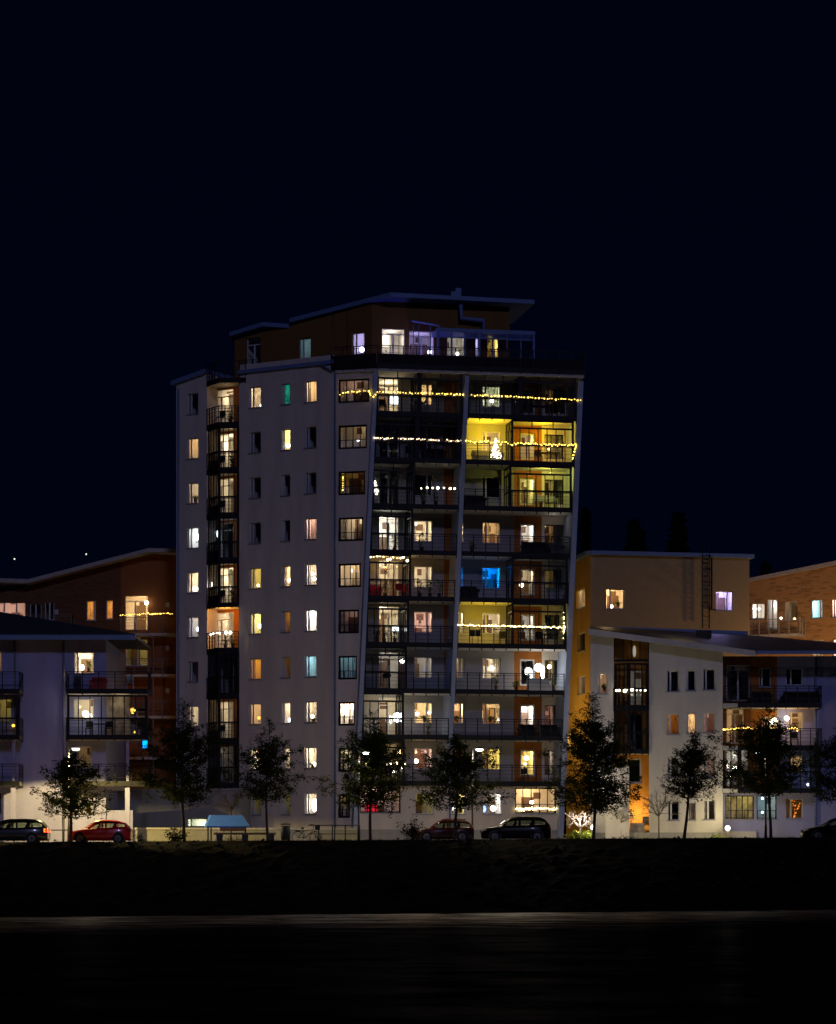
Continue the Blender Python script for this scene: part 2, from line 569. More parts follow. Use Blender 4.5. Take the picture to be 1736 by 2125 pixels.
# ---- niche with its glazed balconies
mb = MB()
dh = []
du0, du1 = L.u(438.5, NDEP), L.u(485, NDEP)
for r in range(1, 10):
    dh.append((du0, du1, FLOOR[r] + .05, FLOOR[r] + 2.5))
wall(mb, L, nic[0], nic[1], 6.3, 32.4, dh, d=NDEP, depth=.12)
mb.build('niche_wall', BROWN, tower)
LN = L.shift(NDEP)
for r, code in zip(range(1, 10), 'C4 C6 C5 .0 C6 C6 .0 C5 N2'.split()):
    window(tower, LN, (LN.u(438.5), LN.u(485), FLOOR[r] + .05, FLOOR[r] + 2.5), code, (.45,), sill=False, trans=(.80,), low=0, high=.1, mg=.3,
           name='balcony_door', back=.12, curtain=[(.5, .95)] if r == 9 else None)
def xy(v): return (v.x, v.y)
np_ = [xy(L.pt(nic[0] + .03, 0)), xy(P(453, HY, 184.45)), xy(P(496.5, HY, 184.30))]
def railing(mb, pts, zf, sp=.82, h=1.03, channel=True, end=True, lo=.34):
    for i, (a, b) in enumerate(zip(pts, pts[1:])):
        F = Face(a, b)
        n = max(1, round(F.L / sp))
        for k in range(n + 1):
            if k == n and i < len(pts) - 2: continue
            u = min(max(F.L * k / n, .03), F.L - .03)
            mb.fbox(F, u - .026, u + .026, zf - lo, zf + h, .02, .075)
        mb.fbox(F, 0, F.L, zf + h, zf + h + .045, .015, .08)
        mb.fbox(F, 0, F.L, zf + h - .13, zf + h - .10, .03, .06)
        for z in (.22, .48, .70):
            mb.fbox(F, 0, F.L, zf + z, zf + z + .016, .035, .055)
        if channel:
            mb.fbox(F, 0, F.L, zf - .27, zf + .03, -.03, .018)
def glazing(mf, mg, pts, zf, zt, sp=.58, ztr=2.05, mw=.027):
    for a, b in zip(pts, pts[1:]):
        F = Face(a, b)
        n = max(1, round(F.L / sp))
        mf.fbox(F, 0, F.L, zt - .11, zt, -.09, -.035)
        mf.fbox(F, 0, F.L, zf + .98, zf + 1.05, -.09, -.04)
        if ztr: mf.fbox(F, 0, F.L, zf + ztr, zf + ztr + .11, -.095, -.03)
        for k in range(n + 1):
            u = F.L * k / n
            wd = .075 if k in (0, n) else mw
            top = zt if (k in (0, n) or not ztr) else zf + ztr
            u = min(max(u, wd), F.L - wd)
            mf.fbox(F, u - wd, u + wd, zf, top, -.085, -.04)
        if ztr:
            m = max(1, n // 3)
            for k in range(1, m + 1):
                u = F.L * k / (m + 1)
                mf.fbox(F, u - .03, u + .03, zf + ztr, zt, -.085, -.04)
        mg.fbox(F, .05, F.L - .05, zf + .03, zt - .09, -.066, -.058)
for r in range(1, 10):
    zf = FLOOR[r]
    sl = MB()
    ply = [L.pt(nic[0] + .02, zf - .25), Vector((*np_[1], zf - .25)), Vector((*np_[2], zf - .25)), L.pt(nic[1] - .02, zf - .25, -.02), L.pt(nic[1] - .02, zf - .25, NDEP + .01), L.pt(nic[0] + .02, zf - .25, NDEP + .01)]
    sl.prism(ply, (0, 0, .25))
    bal = sl.build('niche_balcony', SOFF, tower)
    rl = MB(); railing(rl, np_, zf, sp=.40); rl.build('railing', STEEL, bal)
    if r not in (1, 6):
        gf, gg = MB(), MB()
        glazing(gf, gg, np_, zf, zf + 2.63, sp=.34, ztr=None, mw=.027)
        gf.fbox(Face(np_[0], np_[1]), .02, Face(np_[0], np_[1]).L, zf + .02, zf + .5, -.03, -.02)
        gf.build('glazing_frame', STEEL, bal); gg.build('glazing_pane', GLASS2, bal)
# roof terrace over the niche
sl = MB()
zf = 32.45
sl.prism([p + Vector((0, 0, zf - .25)) - Vector((0, 0, p.z)) for p in ply], (0, 0, .25))
bal = sl.build('roof_terrace', SOFF, tower)
rl = MB(); railing(rl, np_ + [xy(L.pt(nic[1] + 1.4, 0, -.3))], zf, sp=.42, h=1.1); rl.build('railing', STEEL, bal)

# ---- narrow front face with the black framed loggia windows
mb = MB()
fh = []
flit = 'P2 W2 O1 C4 W5 P2 A2 C7 C5 W3'.split()
rgt = [1690, 1670, 1655, 1640, 1622, 1605, 1588, 1570, 1553, 1530]
for r in range(1, 11):
    zc = 30.98 - 2.896 * (r - 1)
    fh.append((F0.u(702.3), F0.u(qx(1, rgt[r - 1])), zc - .76, zc + .74))
zf0 = F0.L + .35
wall(mb, F0, 0, zf0, 2.0, 32.5, fh, depth=.22)
ct = F0.pt(F0.u(783.5), ZT)
cb = F0.pt(F0.u(783.5) - LEAN * 20, ZT - 20)
mb.cutk(ct, (ct - cb).cross(Vector((F0.n.x, F0.n.y, 0))), F0.pt(0, 15))
mb.build('front_wall', WHITE, tower)
for r, h in enumerate(fh, 1):
    n = 4 if r < 8 else 3
    cur = [(.04, .3)] if r in (1, 4, 6, 9) else ([(.55, .95)] if r == 5 else None)
    window(tower, F0, h, flit[r - 1], tuple(i / n for i in range(1, n)), black=True, sill=False, rail=True, name='loggia_window', depth=1.3, fw=.11, mg=.12, low=.75, high=.55, curtain=cur)

# ---- fins
def fin(dx0, dx1, zb, zt, name='fin', dd=(-2.25, .2)):
    m = MB()
    a0, a1 = G.u(dx0) - LEAN * (ZT - zb), G.u(dx1) - LEAN * (ZT - zb)
    m.fbox(G, a0, a1, zb, zt, dd[0], dd[1], su=LEAN * (zt - zb))
    return m.build(name, FINM, tower)
FINM = plaster('fin_plaster', (.40, .46, .60))
fin(774.5, 783.0, 2.0, 32.2)
fin(964.0, 972.5, 6.3, 32.0)
fin(1199.5, 1210.0, 2.0, 31.9)
# ---- back wall of the balconies
B = G.shift(-2.2)
rowcode = {1: 'C7 W7 -- G6 .0 W1', 2: '.0 .0 -- W5 W5 Y3', 3: '.0 .0 -- .0 E6 E3', 4: 'H8 C7 C6 W6 H6 W2', 5: 'C7 C6 B6 B8 C5 Y3',
           6: 'C7 P6 C5 C6 N5 .0', 7: 'N5 N4 C5 C6 .0 E3', 8: 'C6 W7 W7 W7 H8 P4', 9: 'W4 P6 O4 Y7 Y7 N3'}
ZB, ZTOP = 6.2, 32.3
def hol(a, b, z0, z1): return (B.u(a), B.u(b), z0, z1)
holesA, holesC, holesD, holesE = [], [], [], []
br_r = [0, 1172, 1171, 1170, 1171, 1170, 1168, 1168, 1164, 1160]
for r in range(1, 10):
    f = FLOOR[r]
    cds = rowcode[r].split()
    holesA += [(hol(786.6, 828.5, f + .04, f + 2.5), cds[0], r, 'DL'), (hol(859.9, 898, f + .85, f + 2.2), cds[1], r, 'WL')]
    if r > 3: holesC.append((hol(938.5, 963.5, f + .85, f + 2.2), cds[2], r, 'WS'))
    holesC.append((hol(1001.5, 1039.5, f + .85, f + 2.2), cds[3], r, 'WR'))
    holesD.append((hol(1080, 1111.5, f + .45, f + 2.15), cds[4], r, 'DR'))
    holesE.append((hol(1131, br_r[r], f + .55, f + 2.12), cds[5], r, 'BR'))
def leancut(m, dx, keep_left, d=-2.2):
    a = Vector((*xy(G.pt(G.u(dx), 0, d)), ZT))
    dirv = Vector((G.t.x * LEAN, G.t.y * LEAN, 1.0))
    no = dirv.cross(Vector((G.n.x, G.n.y, 0)))
    if no.x < 0: no = -no
    m.cut(a, no if keep_left else -no)
uA, uB, uC, uD = B.u(921.8), B.u(1067.4), B.u(1125), B.u(1222)
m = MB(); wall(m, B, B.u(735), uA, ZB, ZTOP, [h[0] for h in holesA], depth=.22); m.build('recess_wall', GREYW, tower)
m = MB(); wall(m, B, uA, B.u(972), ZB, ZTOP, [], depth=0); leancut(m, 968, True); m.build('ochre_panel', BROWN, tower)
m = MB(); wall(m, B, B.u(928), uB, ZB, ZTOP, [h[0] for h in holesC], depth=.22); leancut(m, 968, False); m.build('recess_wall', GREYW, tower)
m = MB(); wall(m, B, uB, uC, ZB, ZTOP, [h[0] for h in holesD], depth=.22); m.build('ochre_panel', BROWN, tower)
m = MB(); wall(m, B, uC, uD, ZB, ZTOP, [h[0] for h in holesE], depth=.22); leancut(m, 1207, True); m.build('recess_wall', WHITE, tower)
for h, code, r, kind in holesA + holesC + holesD + holesE:
    if code == '--': code = '.0'
    cur = None
    if kind == 'DL':
        window(tower, B, h, code, (.5,), sill=False, trans=(.80,), low=0, high=.08, mg=.3, name='balcony_door', curtain=[(.84, .97)] if r == 4 else None)
    elif kind == 'WL':
        window(tower, B, h, code, (.72,), low=.85, high=.4, mg=.25, curtain=[(.05, .15)] if r in (4, 8) else None)
    elif kind == 'WS':
        window(tower, B, h, code, (.75,), low=.85, high=.4, mg=.2, curtain=[(.5, .95)] if r in (7, 5) else None)
    elif kind == 'WR':
        window(tower, B, h, code, (.22,), low=.85, high=.4, mg=.3, curtain={4: [(.3, .45), (.75, .97)], 7: [(.62, .97)], 8: [(.86, .97)], 1: [(.3, .95)]}.get(r))
    elif kind == 'DR':
        window(tower, B, h, code, (), low=.45, high=.4, mg=.12, name='balcony_door', fw=.11, sill=False)
    else:
        window(tower, B, h, code, (.36, .68), low=.55, high=.4, mg=.1, black=True, sill=False, curtain=[(.04, .9)] if r in (5, 2) else ([(.4, .96)] if r in (8,) else None))

# ---- balconies
glz = {(1, 0): [(0, .5), (.5, 1)], (2, 0): [(0, .5), (.5, 1)], (3, 0): [(0, .5)], (4, 0): [(0, .5)], (5, 0): [(0, .5)], (6, 0): [(0, .5)], (7, 0): [(0, .5)], (8, 0): [(0, .49)], (9, 0): [(0, .49)],
       (1, 1): [(0, .49), (.49, 1)], (2, 1): [(.42, 1)], (3, 1): [(.42, 1)], (5, 1): [(.48, 1)], (6, 1): [(.5, 1)]}
for r in range(1, 10):
    zf = FLOOR[r]
    sh = -LEAN * (ZT - zf)
    ends = [(G.u(783.0) + sh, G.u(964.0) + sh), (G.u(972.5) + sh, G.u(1199.5) + sh)]
    if r == 9: ends[0] = (ends[0][0], ends[0][1] + .36)
    for k, (ua, ub) in enumerate(ends):
        sl = MB(); sl.fbox(G, ua + .004, ub - .004, zf - .26, zf, -2.19, .06)
        bal = sl.build('balcony', SOFF, tower)
        pa, pb = xy(G.pt(ua + .01, 0, .1)), xy(G.pt(ub - .01, 0, .1))
        rl = MB(); railing(rl, [pa, pb], zf, lo=.42); rl.build('railing', STEEL, bal)
        for (a, b) in glz.get((r, k), []):
            gf, gg = MB(), MB()
            u0, u1 = ua + .02 + (ub - ua - .04) * a, ua + .02 + (ub - ua - .04) * b
            pts = [xy(G.pt(u0, 0, .06)), xy(G.pt(u1, 0, .06))]
            glazing(gf, gg, pts, zf, zf + 2.63)
            if b < 1: glazing(gf, gg, [xy(G.pt(u1 - .06, 0, .06)), xy(G.pt(u1 - .06, 0, -2.1))], zf, zf + 2.63, sp=.7)
            elif a > .2: glazing(gf, gg, [xy(G.pt(u0 + .06, 0, -2.1)), xy(G.pt(u0 + .06, 0, .06))], zf, zf + 2.63, sp=.7)
            gf.build('glazing_frame', STEEL, bal); gg.build('glazing_pane', GLASS2, bal)

# ---- ground storey of the front
GG = G.shift(-.38)
zg0, zg1 = 2.0, FLOOR[9] - .27
gh = [(GG.rect(6, 215, 870, 480, 1030), 'P5', 'A'), (GG.rect(6, 570, 903, 688, 1038), 'E3', 'B'), (GG.rect(6, 800, 903, 888, 1038), 'E6', 'C'),
      (GG.rect(6, 1000, 903, 1118, 1038), 'H6', 'D'), (GG.rect(6, 1203, 870, 1462, 1034), 'W6', 'E')]
m = MB()
wall(m, GG, GG.u(738), GG.u(1172), zg0, zg1, [h[0] for h in gh], depth=.22)
leancut(m, 1209, True, -.38)
m.build('ground_wall', WHITE, tower)
for h, code, k in gh:
    if k in 'AE':
        window(tower, GG, h, code, tuple(i / 5 for i in range(1, 5)), black=True, rail=True, sill=True, name='loggia_window', fw=.08, depth=1.6, low=.9, high=.4, mg=.08)
    else:
        window(tower, GG, h, code, (.70,) if k == 'B' else (.24,), low=.9, high=.4, mg=.1)
m = MB(); m.fbox(G, G.u(742) - .1, G.u(1168) + .05, 1.8, 3.42, -.3, -.12); m.build('plinth', PLINTH, tower)
m = MB(); m.tube([G.pt(G.u(936), FLOOR[9] - .3, -.25), G.pt(G.u(936), 3.3, -.25)], .06); m.build('downpipe', FASCIA, tower)
m = MB(); m.tube([F0.pt(.06, 32.2, .12), F0.pt(.06, 3.3, .12)], .07); m.tube([L.pt(L.L - .9, 32.75, .2), L.pt(L.L - .1, 32.3, .2)], .07); m.build('downpipe', FASCIA, tower)
m = MB(); m.tube([L.pt(.25, 32.2, .1), L.pt(.25, 3.3, .1)], .07); m.build('downpipe', FASCIA, tower)
# eaves of the left face
m = MB()
m.hexa([L.pt(-.25, 32.45, .28), L.pt(nic[0] - .01, 33.0, .28), L.pt(nic[0] - .01, 33.0, -3), L.pt(-.25, 32.45, -3),
        L.pt(-.25, 32.72, .28), L.pt(nic[0] - .01, 33.27, .28), L.pt(nic[0] - .01, 33.27, -3), L.pt(-.25, 32.72, -3)])
m.build('eave', FASCIA, tower)
m = MB(); m.fbox(L, nic[1] + .02, L.L - .02, 32.72, 32.95, -2.6, .2); m.build('eave', FASCIA, tower)
# top slab with its parapet railing
m = MB()
ub = G.u(1211)
ply = [F0.pt(.05, 32.15, .12), G.pt(.0, 32.15, .25), G.pt(ub, 31.95, .25), G.pt(ub, 31.95, -14), L.pt(.5, 32.15, -3.0), L.pt(L.L - .4, 32.15, -.5)]
ply = [Vector((p.x, p.y, 32.1)) for p in ply]
m.prism(ply, (0, 0, .42))
deck = m.build('roof_deck', SOFF, tower)
rl = MB(); rp = [xy(L.pt(L.L - .15, 0, .15)), xy(G.pt(0, 0, .3)), xy(G.pt(ub, 0, .3)), xy(G.pt(ub, 0, -5))]
railing(rl, rp, 32.55, sp=.85, h=1.12); rl.build('railing', STEEL, deck)
rl = MB()
for a, b in zip(rp[:2], rp[1:3]):
    F = Face(a, b); rl.fbox(F, 0.05, F.L - .05, 32.56, 33.2, -.02, -.005)
rl.build('parapet_screen', plain('parapet_mesh', (.012, .012, .014), .8), deck)

# ---- penthouse
PL = Face.px(487, 190.0, 772, 184.5)
PF = Face.px(772, 184.5, 1058, 186.2)
def prect(F, c, u0, v0, u1, v1): return F.rect(c, u0, v0, u1, v1)
ph1 = [(prect(PL, 1, 672, 517, 792, 775), '.0', 'door'), (prect(PL, 1, 1107, 520, 1206, 708), 'A2', 'w'), (prect(PL, 1, 1545, 475, 1648, 655), 'V5', 'w')]
ph2 = [(prect(PF, 2, 360, 336, 508, 560), 'N5', 'd'), (prect(PF, 2, 532, 352, 692, 560), 'V4', 'd'), (prect(PF, 2, 772, 378, 884, 510), 'N4', 'w'),
       (prect(PF, 2, 950, 362, 985, 560), 'V3', 'n'), (prect(PF, 2, 1026, 366, 1100, 560), 'Y4', 'd')]
zp0 = 32.5
m = MB()
wall(m, PL, 0, PL.L, zp0, 38.5, [h[0] for h in ph1])
m.cutk(PL.pt(0, 35.95), (PL.pt(PL.L, 37.55) - PL.pt(0, 35.95)).cross(Vector((PL.n.x, PL.n.y, 0))), PL.pt(3, 33))
m.build('penthouse_wall', OCHRE, tower)
m = MB()
wall(m, PF, 0, PF.L, zp0, 37.55, [h[0] for h in ph2])
sheet(m, PF.pt(PF.L, 0), PF.pt(PF.L, 0, -8), zp0, 37.5)
sheet(m, PF.pt(PF.L, 0, -8), PL.pt(0, 0, -3), zp0, 36.0); sheet(m, PL.pt(0, 0, -3), PL.pt(0, 0), zp0, 35.9)
m.build('penthouse_wall', OCHRE, tower)
for h, code, k in ph1 + ph2:
    F = PL if (h, code, k) in ph1 else PF
    if k == 'door': window(tower, F, h, code, (.5,), trans=(.78,), low=0, high=.1, name='balcony_door', sill=False)
    elif k == 'd': window(tower, F, h, code, (.5,), trans=(.84,), low=0, high=.1, mg=.15, name='balcony_door', sill=False)
    elif k == 'n': window(tower, F, h, code, (), trans=(.84,), low=0, high=.1, mg=.03, name='balcony_door', sill=False)
    else: window(tower, F, h, code, (.3,), mg=.3)
def V2(dx, Y, z): return P(dx, HY, Y) + Vector((0, 0, z))
m = MB()
m.prism([V2(601, 187.35, 36.62), V2(810, 183.5, 37.52), V2(1110, 185.5, 37.45), V2(1066, 191, 37.3), V2(660, 198, 36.5)], (0, 0, .27))
m.build('penthouse_roof', FASCIA, tower)
m = MB()
m.prism([V2(476, 189.6, 36.15), V2(545, 188.25, 36.55), V2(600, 187.7, 36.33), V2(640, 197, 36.3), V2(500, 197, 36.1)], (0, 0, .27))
m.build('penthouse_roof', FASCIA, tower)
m = MB(); m.fbox(PF, PF.u(944), PF.u(965), 37.6, 38.5, -2.0, -1.1); m.fbox(PF, PF.u(954), PF.u(966), 38.5, 38.75, -1.9, -1.2); m.build('chimney', FASCIA, tower)
m = MB()
m.tube([PF.pt(PF.u(954), 37.4, .5), PF.pt(PF.u(954), 36.45, .5), PF.pt(PF.u(1001), 36.35, .5), PF.pt(PF.u(1001), 35.6, .5)], .16, 8)
m.build('flue_pipe', FASCIA, tower)
# glass conservatory on the roof deck
m, g = MB(), MB()
cu0, cu1 = PF.u(908, 1.9), PF.u(1111, 1.9)
m.fbox(PF, cu0, cu1, 35.25, 35.5, -.0 + .02, 1.95)
for k in range(8):
    u = cu0 + (cu1 - cu0) * k / 7
    wd = .07 if k in (0, 3, 7) else .03
    u = min(max(u, cu0 + wd), cu1 - wd)
    m.fbox(PF, u - wd, u + wd, 32.56, 35.25, 1.8, 1.88)
m.fbox(PF, cu0, cu1, 34.9, 34.97, 1.8, 1.86)
for d in (.6, 1.2):
    m.fbox(PF, cu1 - .06, cu1, 32.56, 35.25, d, d + .06)
cons = m.build('conservatory', FASCIA, tower)
g.fbox(PF, cu0 + .05, cu1 - .05, 32.6, 35.2, 1.83, 1.84); g.fbox(PF, cu1 - .04, cu1 - .03, 32.6, 35.2, .05, 1.8); g.build('glazing_pane', GLASS2, cons)
m = MB()
m.prism([PF.pt(PF.u(848), 36.2, .03), PF.pt(PF.u(906), 35.95, .03), PF.pt(PF.u(906), 35.75, 1.3), PF.pt(PF.u(848), 36.0, 1.3)], (0, 0, .06))
for dx in (851, 862, 886, 903):
    m.fbox(PF, PF.u(dx) - .03, PF.u(dx) + .03, 32.56, 35.8, 1.2, 1.26)
m.build('awning', FASCIA, tower)
m = MB()
for dx, h in ((690, 36.0), (721, 36.2)): m.fbox(F0, F0.u(dx), F0.u(dx) + .03, 32.56, h, .05, .08)
m.fbox(PL, PL.u(700), PL.u(700) + .05, 37.2, 38.0, -.5, -.45)
m.build('aerial_mast', STEEL, tower)
# wall lights and other lit balcony lamps
def blamp(r, dx, dzf, code, p, d=-1.0, name='balcony_light'):
    light(name, G.pt(G.u(dx, d), FLOOR[r] + dzf, d), HUE[code], p, tower, r=.1)
HUE['S'] = (1, .66, .012); HUE['L'] = (.95, .88, .16)
blamp(1, 830, 2.1, 'W', 2); blamp(2, 1015, 1.7, 'S', 220, -.7); blamp(2, 1128, 2.0, 'S', 100); blamp(2, 1160, 1.4, 'W', 16)
blamp(3, 1135, 2.3, 'L', 130, -.4); blamp(5, 815, 2.2, 'O', 26); blamp(5, 800, 1.0, 'C', 6); blamp(6, 1010, 1.3, 'S', 85, -.5); blamp(6, 1130, 1.6, 'Y', 7)
blamp(7, 1118, 1.4, 'H', 60, -.7); blamp(8, 800, 2.0, 'C', 34); blamp(9, 880, 2.0, 'W', 4); blamp(6, 800, 2.0, 'W', 2); blamp(4, 1150, 2.2, 'N', 4)
blamp(5, 1000, 1.6, 'B', 3, .1); blamp(7, 900, 1.5, 'B', 1.2)
light('balcony_light', L.pt(L.u(466), FLOOR[6] + 2.2, -.1), HUE['O'], 46, tower)
light('balcony_light', L.pt(L.u(452), FLOOR[4] + 1.7, .3), HUE['K'], 1.2, tower)
for r_, p_ in ((1, 3), (2, 5), (3, 3), (5, 5), (8, 4)):
    light('balcony_light', L.pt(L.u(466), FLOOR[r_] + 2.1, -.3), HUE['W'], p_, tower)
light('terrace_light', PF.pt(PF.u(850), 34.4, 1.0), HUE['V'], 12, tower)
light('terrace_light', PF.pt(PF.u(880), 32.9, .6), (.12, .06, 1), 55, tower)
light('terrace_light', PF.pt(PF.u(1080), 33.6, .8), (.25, .3, 1), 6, tower)
# ================================================================== ground, bank, water, hill
ASPH = plain('asphalt', (0.055, 0.052, 0.05), .85, bump=.3, var=.25, scale=2)
PAVE = plain('pavement_slabs', (0.30, 0.28, 0.25), .9, bump=.3, scale=1)
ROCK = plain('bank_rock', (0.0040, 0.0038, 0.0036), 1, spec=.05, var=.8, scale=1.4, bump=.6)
def crest(X): return 156 + .18 * X, 2.405 + .0087 * X
def shore(X): return min(160, max(90, 133 + .92 * X))
m = MB()
NX, NT = 260, 26
vv = []
for i in range(NX + 1):
    X = -55 + 110 * i / NX
    cy_, cz_ = crest(X)
    sy_ = shore(X)
    row = []
    for j in range(NT + 1):
        t = j / NT
        Y = sy_ - 3 + (cy_ - sy_ + 3) * t
        z = -1.75 + (cz_ + 1.75) * (t ** .85)
        k = math.sin(math.pi * t) ** .5
        n = noise.noise(Vector((X * 1.3, Y * .9, 0))) * .22 + noise.noise(Vector((X * 3.1, Y * 2.2, 5))) * .12
        row.append(m.bm.verts.new((X, Y, z + n * (k if t < .97 else .12))))
    vv.append(row)
for a, b in zip(vv, vv[1:]):
    for j in range(NT):
        m.bm.faces.new([a[j], b[j], b[j + 1], a[j + 1]])
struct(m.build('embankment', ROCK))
m = MB()
for i in range(40):
    Xa, Xb = -90 + i * 4.5, -90 + i * 4.5 + 4.5
    pr = None
    prof = lambda X: [(crest(X)[0] - .02, crest(X)[1] - .02), (163.2, gz(X) - .1), (172.5, gz(X) - .1), (172.52, gz(X) + .02), (176, gz(X) + .06), (181, gz(X) + (.42 if X > 8 else .1)), (260, 3.3), (420, 5.0)]
    for (p0, p1), (r0, r1) in zip(zip(prof(Xa), prof(Xa)[1:]), zip(prof(Xb), prof(Xb)[1:])):
        m.quad([(Xa, *p0), (Xb, *r0), (Xb, *r1), (Xa, *p1)])
bmesh.ops.remove_doubles(m.bm, verts=m.bm.verts[:], dist=.001)
struct(m.build('ground', PAVE))
m = MB()
for i in range(40):
    Xa, Xb = -90 + i * 4.5, -90 + i * 4.5 + 4.5
    m.quad([(Xa, 163.4, gz(Xa) - .094), (Xb, 163.4, gz(Xb) - .094), (Xb, 172.45, gz(Xb) - .094), (Xa, 172.45, gz(Xa) - .094)])
bmesh.ops.remove_doubles(m.bm, verts=m.bm.verts[:], dist=.001)
struct(m.build('road', ASPH))

m = MB()
rs = random.Random(5)
for i in range(900):
    X = rs.uniform(-32, 32); f = rs.random() ** .7
    cy_, cz_ = crest(X); Y = shore(X) + (cy_ - shore(X)) * f; z = -1.75 + (cz_ + 1.75) * (((Y - shore(X) + 3) / (cy_ - shore(X) + 3)) ** .85)
    r = rs.uniform(.05, .22) * (1.2 - .6 * f)
    v = [m.bm.verts.new((X + r * rs.uniform(.6, 1.2) * a, Y + r * rs.uniform(.6, 1.2) * b, z + .08 + r * .8 * rs.uniform(.5, 1) * c_)) for a, b, c_ in ((1, 0, 0), (0, 1, 0), (-1, 0, 0), (0, -1, 0), (0, 0, 1), (0, 0, -1))]
    for a, b in ((0, 1), (1, 2), (2, 3), (3, 0)):
        m.bm.faces.new([v[a], v[b], v[4]]); m.bm.faces.new([v[b], v[a], v[5]])
struct(m.build('rubble', plain('bank_stone', (.020, .019, .018), .9, var=.7, scale=.6)), 'stuff')

m = MB()
for i in range(5200):
    X = rs.uniform(-34, 34); cy_, cz_ = crest(X); Y = cy_ + rs.uniform(-1.2, .6); z = cz_ + min(0, (Y - cy_) * .09) - .05
    h = rs.uniform(.08, .26) * (.6 + .8 * abs(noise.noise(Vector((X * .5, 0, 3))))) ; a = rs.uniform(0, 3.14); dx_, dy_ = math.cos(a) * .018, math.sin(a) * .018
    t0 = (X + rs.gauss(0, .07), Y + rs.gauss(0, .07), z + h)
    m.bm.faces.new([m.bm.verts.new(v) for v in ((X - dx_, Y - dy_, z), (X + dx_, Y + dy_, z), t0)])
struct(m.build('grass', plain('dry_grass', (.018, .018, .010), .9, var=.4), recalc=False), 'stuff')

def water_mat():
    mt, t, b0_ = _new('river_water')
    o_ = t.nodes['Material Output']; t.nodes.remove(b0_)
    df = t.nodes.new('ShaderNodeBsdfDiffuse'); df.inputs[0].default_value = (0.003, 0.005, 0.012, 1)
    b = t.nodes.new('ShaderNodeBsdfGlossy'); b.inputs['Roughness'].default_value = .28; b.inputs[0].default_value = (.9, .9, .95, 1)
    mxs = t.nodes.new('ShaderNodeMixShader')
    t.links.new(df.outputs[0], mxs.inputs[1]); t.links.new(b.outputs[0], mxs.inputs[2]); t.links.new(mxs.outputs[0], o_.inputs[0])
    g = t.nodes.new('ShaderNodeNewGeometry')
    mp = t.nodes.new('ShaderNodeMapping'); mp.inputs['Scale'].default_value = (.35, 1.6, 1)
    t.links.new(g.outputs['Position'], mp.inputs[0])
    n = t.nodes.new('ShaderNodeTexNoise'); n.inputs['Scale'].default_value = 1.0; n.inputs['Detail'].default_value = 8; n.inputs['Roughness'].default_value = .7
    t.links.new(mp.outputs[0], n.inputs['Vector'])
    bp = t.nodes.new('ShaderNodeBump'); bp.inputs['Strength'].default_value = .55; bp.inputs['Distance'].default_value = .12
    t.links.new(n.outputs['Fac'], bp.inputs['Height'])
    t.links.new(bp.outputs[0], b.inputs['Normal'])
    # reflection strength painted in: strong broken band along the bank, almost none mid-river
    sp = t.nodes.new('ShaderNodeSeparateXYZ'); t.links.new(g.outputs['Position'], sp.inputs[0])
    ma = t.nodes.new('ShaderNodeMath'); ma.operation = 'MULTIPLY_ADD'; ma.inputs[1].default_value = -.92
    t.links.new(sp.outputs['X'], ma.inputs[0]); t.links.new(sp.outputs['Y'], ma.inputs[2])
    n3 = t.nodes.new('ShaderNodeTexNoise'); n3.inputs['Scale'].default_value = .9; n3.inputs['Detail'].default_value = 6
    mp3 = t.nodes.new('ShaderNodeMapping'); mp3.inputs['Scale'].default_value = (.12, .5, 1)
    t.links.new(g.outputs['Position'], mp3.inputs[0]); t.links.new(mp3.outputs[0], n3.inputs['Vector'])
    ad = t.nodes.new('ShaderNodeMath'); ad.operation = 'MULTIPLY_ADD'; ad.inputs[1].default_value = 34
    t.links.new(n3.outputs['Fac'], ad.inputs[0]); t.links.new(ma.outputs[0], ad.inputs[2])
    r3 = t.nodes.new('ShaderNodeMapRange'); r3.interpolation_type = 'SMOOTHSTEP'
    r3.inputs[1].default_value = 100; r3.inputs[2].default_value = 156; r3.inputs[3].default_value = .010; r3.inputs[4].default_value = .30
    t.links.new(ad.outputs[0], r3.inputs[0])
    n4 = t.nodes.new('ShaderNodeTexNoise'); n4.inputs['Scale'].default_value = 1; n4.inputs['Detail'].default_value = 5; n4.inputs['Roughness'].default_value = .75
    mp4 = t.nodes.new('ShaderNodeMapping'); mp4.inputs['Scale'].default_value = (.42, .50, 1)
    t.links.new(g.outputs['Position'], mp4.inputs[0]); t.links.new(mp4.outputs[0], n4.inputs['Vector'])
    r4 = t.nodes.new('ShaderNodeMapRange'); r4.inputs[1].default_value = .40; r4.inputs[2].default_value = .62; r4.inputs[3].default_value = .06; r4.inputs[4].default_value = 2.0
    t.links.new(n4.outputs['Fac'], r4.inputs[0])
    mu = t.nodes.new('ShaderNodeMath'); mu.operation = 'MULTIPLY'
    t.links.new(r3.outputs[0], mu.inputs[0]); t.links.new(r4.outputs[0], mu.inputs[1]); t.links.new(mu.outputs[0], mxs.inputs[0])
    return mt
m = MB(); m.quad([(-150, -40, -1.36), (150, -40, -1.36), (150, 175, -1.36), (-150, 175, -1.36)])
WATER = m.build('water', water_mat()); struct(WATER)
